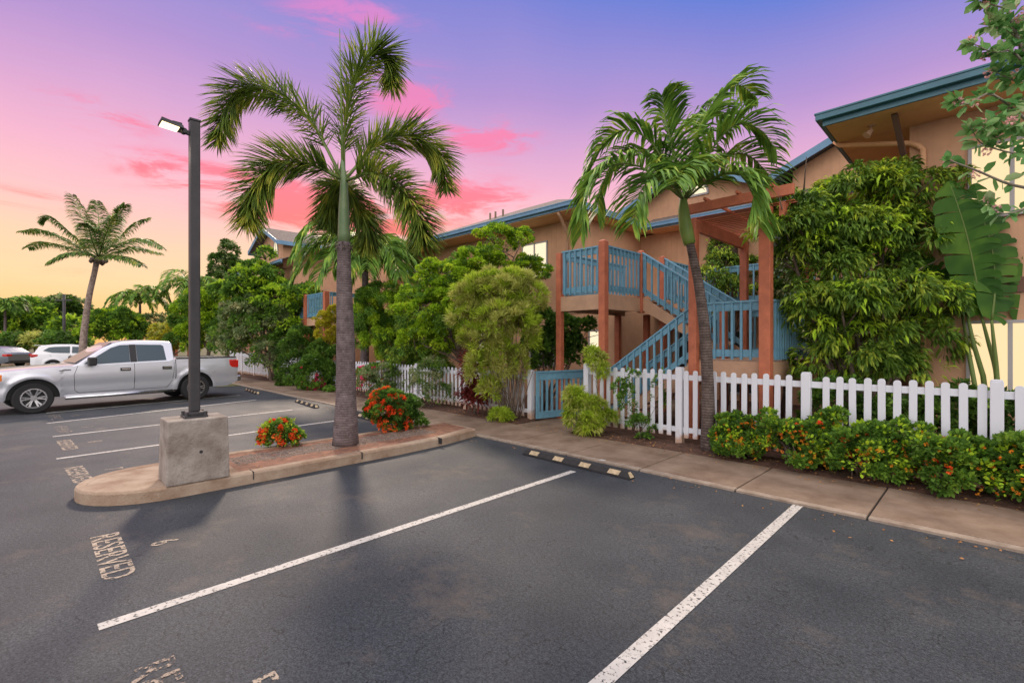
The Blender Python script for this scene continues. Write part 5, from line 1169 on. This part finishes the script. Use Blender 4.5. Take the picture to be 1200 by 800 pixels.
class Car:
    """x: 0 at the front bumper, length backwards; y: left side is -half width; z up"""
    def __init__(s, name, label, cat, Lc, hw, belt, zb, wheels, r, ra, paint, wfun, roof, tum=.30, prof=None):
        s.t = empty(name, (0,0,0), label, cat); s.L = Lc; s.hw = hw; s.belt = belt; s.tum = tum; s.paint = M[paint]; s.wf = wfun
        s.prof = prof or [(zb, .955), (.50, .985), (.72, 1.0), (.92, .995), (1.1, .975), (1.3, .95)]
        xs_ = set(np.round(np.linspace(0, Lc, 70), 4)) | {p[0] for p in belt} | {p[0] for p in wfun}
        for xc in wheels:
            for k_ in range(25): xs_.add(round(xc - ra*math.cos(math.pi*k_/24), 4))
        xs_ = sorted(xs_); rows = 11; V = []; ncol = len(xs_)
        bx_, bz_ = zip(*belt); wx_, ww_ = zip(*wfun); zbx = [0, .35, Lc-.35, Lc]; zbz = [zb+.12, zb, zb+.02, zb+.16]
        s.zt = lambda x_: float(np.interp(x_, bx_, bz_))
        for x_ in xs_:
            z0 = float(np.interp(x_, zbx, zbz)); z1 = s.zt(x_)
            flare = 0
            for xc in wheels:
                dxx = abs(x_-xc)
                if dxx < ra: z0 = max(z0, r + math.sqrt(max(0, ra*ra-dxx*dxx)))
            for q in range(rows):
                z_ = z0 + (z1-z0)*q/(rows-1); fl = 0
                for xc in wheels:
                    dd = math.hypot(x_-xc, z_-r); fl = max(fl, .028*math.exp(-((dd-ra-.05)/.07)**2) if z_ > r*.9 else 0)
                V.append((x_, -(s.side(x_, z_)+fl), z_))
            # hood / rail top columns to the centre
            yt = s.side(x_, z1)
            for u in (.93, .8, .55, .28, 0): V.append((x_, -yt*u, z1 + .035*(1-u*u)**.8 + (.012 if u < .9 else .006)))
        nr = rows+5; Fq = []
        for i in range(ncol-1):
            for q in range(nr-1): a_ = i*nr+q; Fq.append([a_, a_+1, a_+nr+1, a_+nr])
        n0 = len(V); V = V + [(x_, -y_, z_) for x_, y_, z_ in V]; Fq = Fq + [[n0+q for q in f[::-1]] for f in Fq]
        # end caps
        for i in (0, ncol-1):
            ring = [i*nr+q for q in range(nr)] + [n0+i*nr+q for q in range(nr-1, -1, -1)]; Fq.append(ring)
        b_ = MB(); b_.v = V; b_.f = Fq; s.body = b_.build('body', s.paint, s.t, smooth=True)
        md = s.body.modifiers.new('w', 'WELD'); md.merge_threshold = .0005
        es = s.body.modifiers.new('e', 'EDGE_SPLIT'); es.split_angle = R(38)
        MB().box(.25, Lc-.25, -hw+.20, hw-.20, zb+.02, min(.85, s.zt(Lc*.5)-.2)).build('underbody', M['blackp'], s.t)
        for xc in wheels:
            for sd_ in (-1, 1): wheel(s.t, xc, sd_*(hw-.135), r, .24, sd_)
    def side(s, x_, z_):
        pz, pv = zip(*s.prof); wx_, ww_ = zip(*s.wf); return s.hw*float(np.interp(x_, wx_, ww_))*float(np.interp(z_, pz, pv))
    def gy(s, x_, z_):     # greenhouse side surface
        zb_ = s.gb; return s.side(x_, zb_)*.985 - s.tum*(z_-zb_)
    def green(s, outline, zb_):
        """outline: (x,z) from the belt at the windscreen, over the roof, to the belt at the back"""
        s.gb = zb_; cols = (-1, -.93, -.75, -.4, 0, .4, .75, .93, 1); V = []; Fq = []; nc = len(cols); zr = max(z for _, z in outline)
        for x_, z_ in outline:
            yy = s.gy(x_, z_); hk = (z_-zb_)/(zr-zb_)
            for c_ in cols: V.append((x_ - (0 if False else 0)*c_, yy*c_, z_ + .03*hk*(1-c_*c_) - (.018*hk if abs(c_) == 1 else 0)))
        for i in range(len(outline)-1):
            for q in range(nc-1): a_ = i*nc+q; Fq.append([a_, a_+1, a_+nc+1, a_+nc])
        for q in (0, nc-1): Fq.append([i*nc+q for i in range(len(outline))])
        b_ = MB(); b_.v = V; b_.f = Fq; o = b_.build('cab', s.paint, s.t, bevel=.02); return o
    def sidepanel(s, name, poly, m, off=.004, th=.01, par=None, sides=(-1, 1), gh=True):
        for sd_ in sides:
            n = len(poly); V = []
            for d in (off-th, off):
                for x_, z_ in poly: V.append((x_, sd_*((s.gy(x_, z_) if gh else s.side(x_, z_))+d), z_))
            b_ = MB(); b_.v = V; b_.f = [list(range(n)), list(range(n, 2*n))] + [[i, (i+1) % n, n+(i+1) % n, n+i] for i in range(n)]
            b_.build(name, m, par or s.t)
    def seam(s, pts, w=.010):
        for sd_ in (-1, 1):
            b_ = MB()
            for (xa, za), (xb, zb_) in zip(pts[:-1], pts[1:]):
                n = 5
                for k_ in range(n):
                    x0_, z0_ = xa+(xb-xa)*k_/n, za+(zb_-za)*k_/n; x1_, z1_ = xa+(xb-xa)*(k_+1)/n, za+(zb_-za)*(k_+1)/n
                    b_.bar((x0_, sd_*(s.side(x0_, z0_)+.0), z0_), (x1_, sd_*(s.side(x1_, z1_)+.0), z1_), .006, w, up=(0,1,0) if False else (x1_-x0_, 0, z1_-z0_) if False else (.01, 0, 1) if abs(x1_-x0_) > abs(z1_-z0_) else (1, 0, 0))
            b_.build('door_seam', M['blackp'], s.t)
    def place(s, front, rear):
        f = Vector((*front, 0)); r_ = Vector((*rear, 0)); d = r_-f; s.t.location = f; s.t.rotation_euler.z = math.atan2(d.y, d.x)

# --- silver crew-cab pickup. Wheels at 0.95 and 4.62
pk = Car('pickup_truck', 'silver crew-cab pickup truck parked nose-out beyond the lamp post', 'pickup truck', 5.88, 1.0,
         [(0,.92),(.04,1.02),(.18,1.08),(.9,1.14),(1.55,1.185),(1.75,1.19),(3.9,1.25),(4.02,1.30),(5.8,1.30),(5.88,1.28)], .36, (.95, 4.62), .395, .50, 'silver',
         [(0,.80),(.05,.88),(.15,.94),(.4,.985),(.8,1),(5.5,1),(5.8,.98),(5.88,.95)], None, .34,
         [(.36,.92),(.50,.955),(.72,.965),(.78,.992),(.95,1.0),(1.08,.992),(1.16,.978),(1.3,.960)])
pk.green([(1.62,1.17),(1.80,1.24),(2.35,1.66),(2.62,1.80),(2.80,1.845),(3.2,1.87),(3.7,1.865),(3.98,1.845),(4.03,1.79),(4.05,1.24)], 1.21)
for a_, c_ in (((1.93, 1.245), 0), ):
    pk.sidepanel('window', [(1.92,1.235),(2.10,1.25),(2.16,1.22),(2.95,1.255),(2.95,1.755),(2.74,1.745),(2.54,1.67),(2.30,1.50)], M['glass'])
pk.sidepanel('window', [(3.12,1.26),(3.84,1.285),(3.80,1.71),(3.74,1.75),(3.12,1.76)], M['glass'])
pk.sidepanel('pillar_trim', [(2.955,1.25),(3.115,1.255),(3.115,1.765),(2.955,1.76)], M['blackp'], .003)
b = MB(); b.quadbox([(1.80,-.74,1.262),(1.80,.74,1.262),(2.60,.64,1.815),(2.60,-.64,1.815),(1.785,-.74,1.272),(1.785,.74,1.272),(2.585,.64,1.825),(2.585,-.64,1.825)]); b.build('windscreen', M['glass'], pk.t)
pk.seam([(1.80,1.19),(1.72,.95),(1.74,.54),(1.82,.46),(3.0,.46),(3.04,.5),(3.04,1.22)]); pk.seam([(3.04,.46),(3.85,.46),(3.98,.66),(4.02,.95),(4.03,1.22)]); pk.seam([(4.07,.45),(4.07,1.29)], .016)
for x_ in (2.83, 3.84):
    pk.sidepanel('door_handle', [(x_-.12,1.01),(x_+.12,1.01),(x_+.12,1.10),(x_-.12,1.10)], M['blackp'], .012, .012, gh=False)
    pk.sidepanel('handle_bar', [(x_-.09,1.045),(x_+.10,1.045),(x_+.10,1.08),(x_-.09,1.08)], M['chrome'], .026, .012, gh=False)
for sd_ in (-1, 1):
    b = MB(); y_ = sd_*1.0; b.box(2.02,2.10, min(y_*.93,y_*1.03), max(y_*.93,y_*1.03), 1.23, 1.28); b.build('mirror_arm', M['blackp'], pk.t)
    b = MB(); ya, yb = sorted((sd_*1.02, sd_*1.20)); b.box(1.98,2.16, ya, yb, 1.19, 1.42); b.build('mirror', M['blackp'], pk.t, bevel=.03)
    b = MB(); ya, yb = sorted((sd_*.90, sd_*1.01)); b.tube([(1.55, sd_*.97, .35),(3.98, sd_*.97, .35)], .05, 10); b.build('running_board', M['chrome'], pk.t, smooth=True)
    b = MB(); ya, yb = sorted((sd_*.90, sd_*.985)); b.box(5.60,5.892, ya, yb, .98, 1.245); b.build('tail_light', M['tail'], pk.t, bevel=.02)
    b = MB(); ya, yb = sorted((sd_*.62, sd_*.935)); b.box(-.012,.34, ya, yb, .84, 1.06); b.build('headlight', M['lens'], pk.t, bevel=.03)
    b = MB(); ya, yb = sorted((sd_*.90, sd_*.985)); b.box(.16,.40, ya, yb, .86, 1.03); b.build('turn_signal', M['amber'], pk.t, bevel=.02)
    b = MB(); ya, yb = sorted((sd_*.86, sd_*.93)); b.box(4.10,5.84, ya, yb, 1.315, 1.355); b.build('bed_rail', M['blackp'], pk.t, bevel=.01)
pk.sidepanel('badge', [(1.42,1.07),(1.66,1.08),(1.66,1.105),(1.50,1.10),(1.42,1.085)], M['blackp'], .006, gh=False, sides=(-1, 1))
b = MB(); b.box(-.10,.02,-.86,.86,.50,.72); b.build('front_bumper', M['chrome'], pk.t, bevel=.04)
b = MB(); b.box(5.88,6.03,-.86,.86,.52,.70); b.build('rear_bumper', M['chrome'], pk.t, bevel=.03)
b = MB(); b.box(-.02,.02,-.55,.55,.76,1.02); b.build('grille', M['chrome'], pk.t, bevel=.02)
fw_ = Vector((*gpt(38, 484), 0)); rw_ = Vector((*gpt(220, 468.5), 0)); d = (rw_-fw_).normalized(); nl = Vector((-d.y, d.x, 0))
cpos = fw_ - d*.95 + nl*.80; pk.place((cpos.x, cpos.y), ((cpos+d).x, (cpos+d).y))
# --- white hatchback, tail towards us
wc = Car('parked_car', 'white hatchback with red tail light behind the pickup bonnet', 'car', 4.55, .92, [(0,.70),(.08,.82),(.9,.98),(1.4,1.02),(3.6,1.08),(4.45,1.12),(4.55,1.0)], .30, (.85, 3.55), .34, .41, 'carwhite',
         [(0,.72),(.1,.86),(.4,.96),(.9,1),(3.9,1),(4.35,.96),(4.55,.86)], None, .42)
wc.green([(1.10,.98),(1.25,1.04),(1.85,1.42),(2.25,1.60),(2.8,1.66),(3.5,1.655),(4.05,1.60),(4.20,1.54),(4.42,1.08)], 1.04)
wc.sidepanel('window', [(1.75,1.11),(2.70,1.14),(2.70,1.53),(2.42,1.52),(2.15,1.42)], M['glass']); wc.sidepanel('window', [(2.80,1.14),(3.60,1.18),(4.0,1.30),(3.75,1.48),(3.5,1.52),(2.80,1.54)], M['glass'])
b = MB(); b.quadbox([(4.345,-.62,1.20),(4.345,.62,1.20),(4.20,.56,1.52),(4.20,-.56,1.52),(4.375,-.62,1.21),(4.375,.62,1.21),(4.225,.56,1.53),(4.225,-.56,1.53)]); b.build('rear_window', M['glass'], wc.t)
b = MB(); b.box(4.12,4.42,-.60,.60,1.60,1.63); b.build('spoiler', M['carwhite'], wc.t, bevel=.01)
for sd_ in (-1, 1):
    b = MB(); ya, yb = sorted((sd_*.52, sd_*.885)); b.box(4.18,4.545, ya, yb, .90, 1.08); b.build('tail_light', M['tail'], wc.t, bevel=.04)
    b = MB(); ya, yb = sorted((sd_*.93, sd_*1.08)); b.box(1.60,1.75, ya, yb, 1.06, 1.18); b.build('mirror', M['carwhite'], wc.t, bevel=.03)
wc.seam([(1.55,1.0),(1.5,.5),(2.75,.45),(2.76,1.05)]); wc.seam([(2.76,.45),(3.3,.5),(3.7,1.05)])
r_ = cpt(72, 30.0, z=0); f_ = cpt(150, 32.0, z=0); wc.place((f_.x, f_.y), (r_.x, r_.y)); wc.t.location = f_
# --- dark grey car at the left edge
gc = Car('parked_car', 'dark grey car with silver wheels cut by the left picture edge', 'car', 4.5, .90, [(0,.62),(.08,.75),(.9,.92),(1.3,.96),(3.4,1.0),(4.4,1.04),(4.5,.92)], .28, (.85, 3.50), .33, .40, 'cargrey',
         [(0,.72),(.1,.86),(.4,.96),(.9,1),(3.8,1),(4.3,.95),(4.5,.85)], None, .42)
gc.green([(1.05,.93),(1.2,.98),(1.85,1.34),(2.2,1.45),(2.8,1.50),(3.4,1.47),(3.8,1.38),(4.35,1.04)], .98)
gc.sidepanel('window', [(1.70,1.04),(2.60,1.06),(2.60,1.40),(2.3,1.38),(2.05,1.28)], M['glass']); gc.sidepanel('window', [(2.70,1.06),(3.45,1.10),(3.75,1.18),(3.5,1.34),(3.2,1.40),(2.70,1.41)], M['glass'])
for sd_ in (-1, 1):
    b = MB(); ya, yb = sorted((sd_*.50, sd_*.868)); b.box(4.12,4.505, ya, yb, .80, .97); b.build('tail_light', M['tail'], gc.t, bevel=.03)
b = MB(); b.box(4.42,4.56,-.72,.72,.32,.52); b.build('rear_bumper', M['blackp'], gc.t, bevel=.03)
gc.seam([(1.5,.95),(1.45,.5),(2.65,.42),(2.66,.98)])
r_ = cpt(24, 34.0, z=0); f_ = cpt(-60, 34.5, z=0); gc.place((f_.x, f_.y), (r_.x, r_.y)); d = (r_-f_).normalized(); gc.t.location = r_ - d*4.5
# far kerb and pale verge beyond the lot
a_ = cpt(-200, 37, z=0); c_ = cpt(240, 37, z=0)
b = MB(); b.bar(a_+Vector((0,0,.05)), c_+Vector((0,0,.05)), .2, .3); struct(b.build('far_kerb', M['kerb']))
a_ = cpt(-600, 70, z=0)
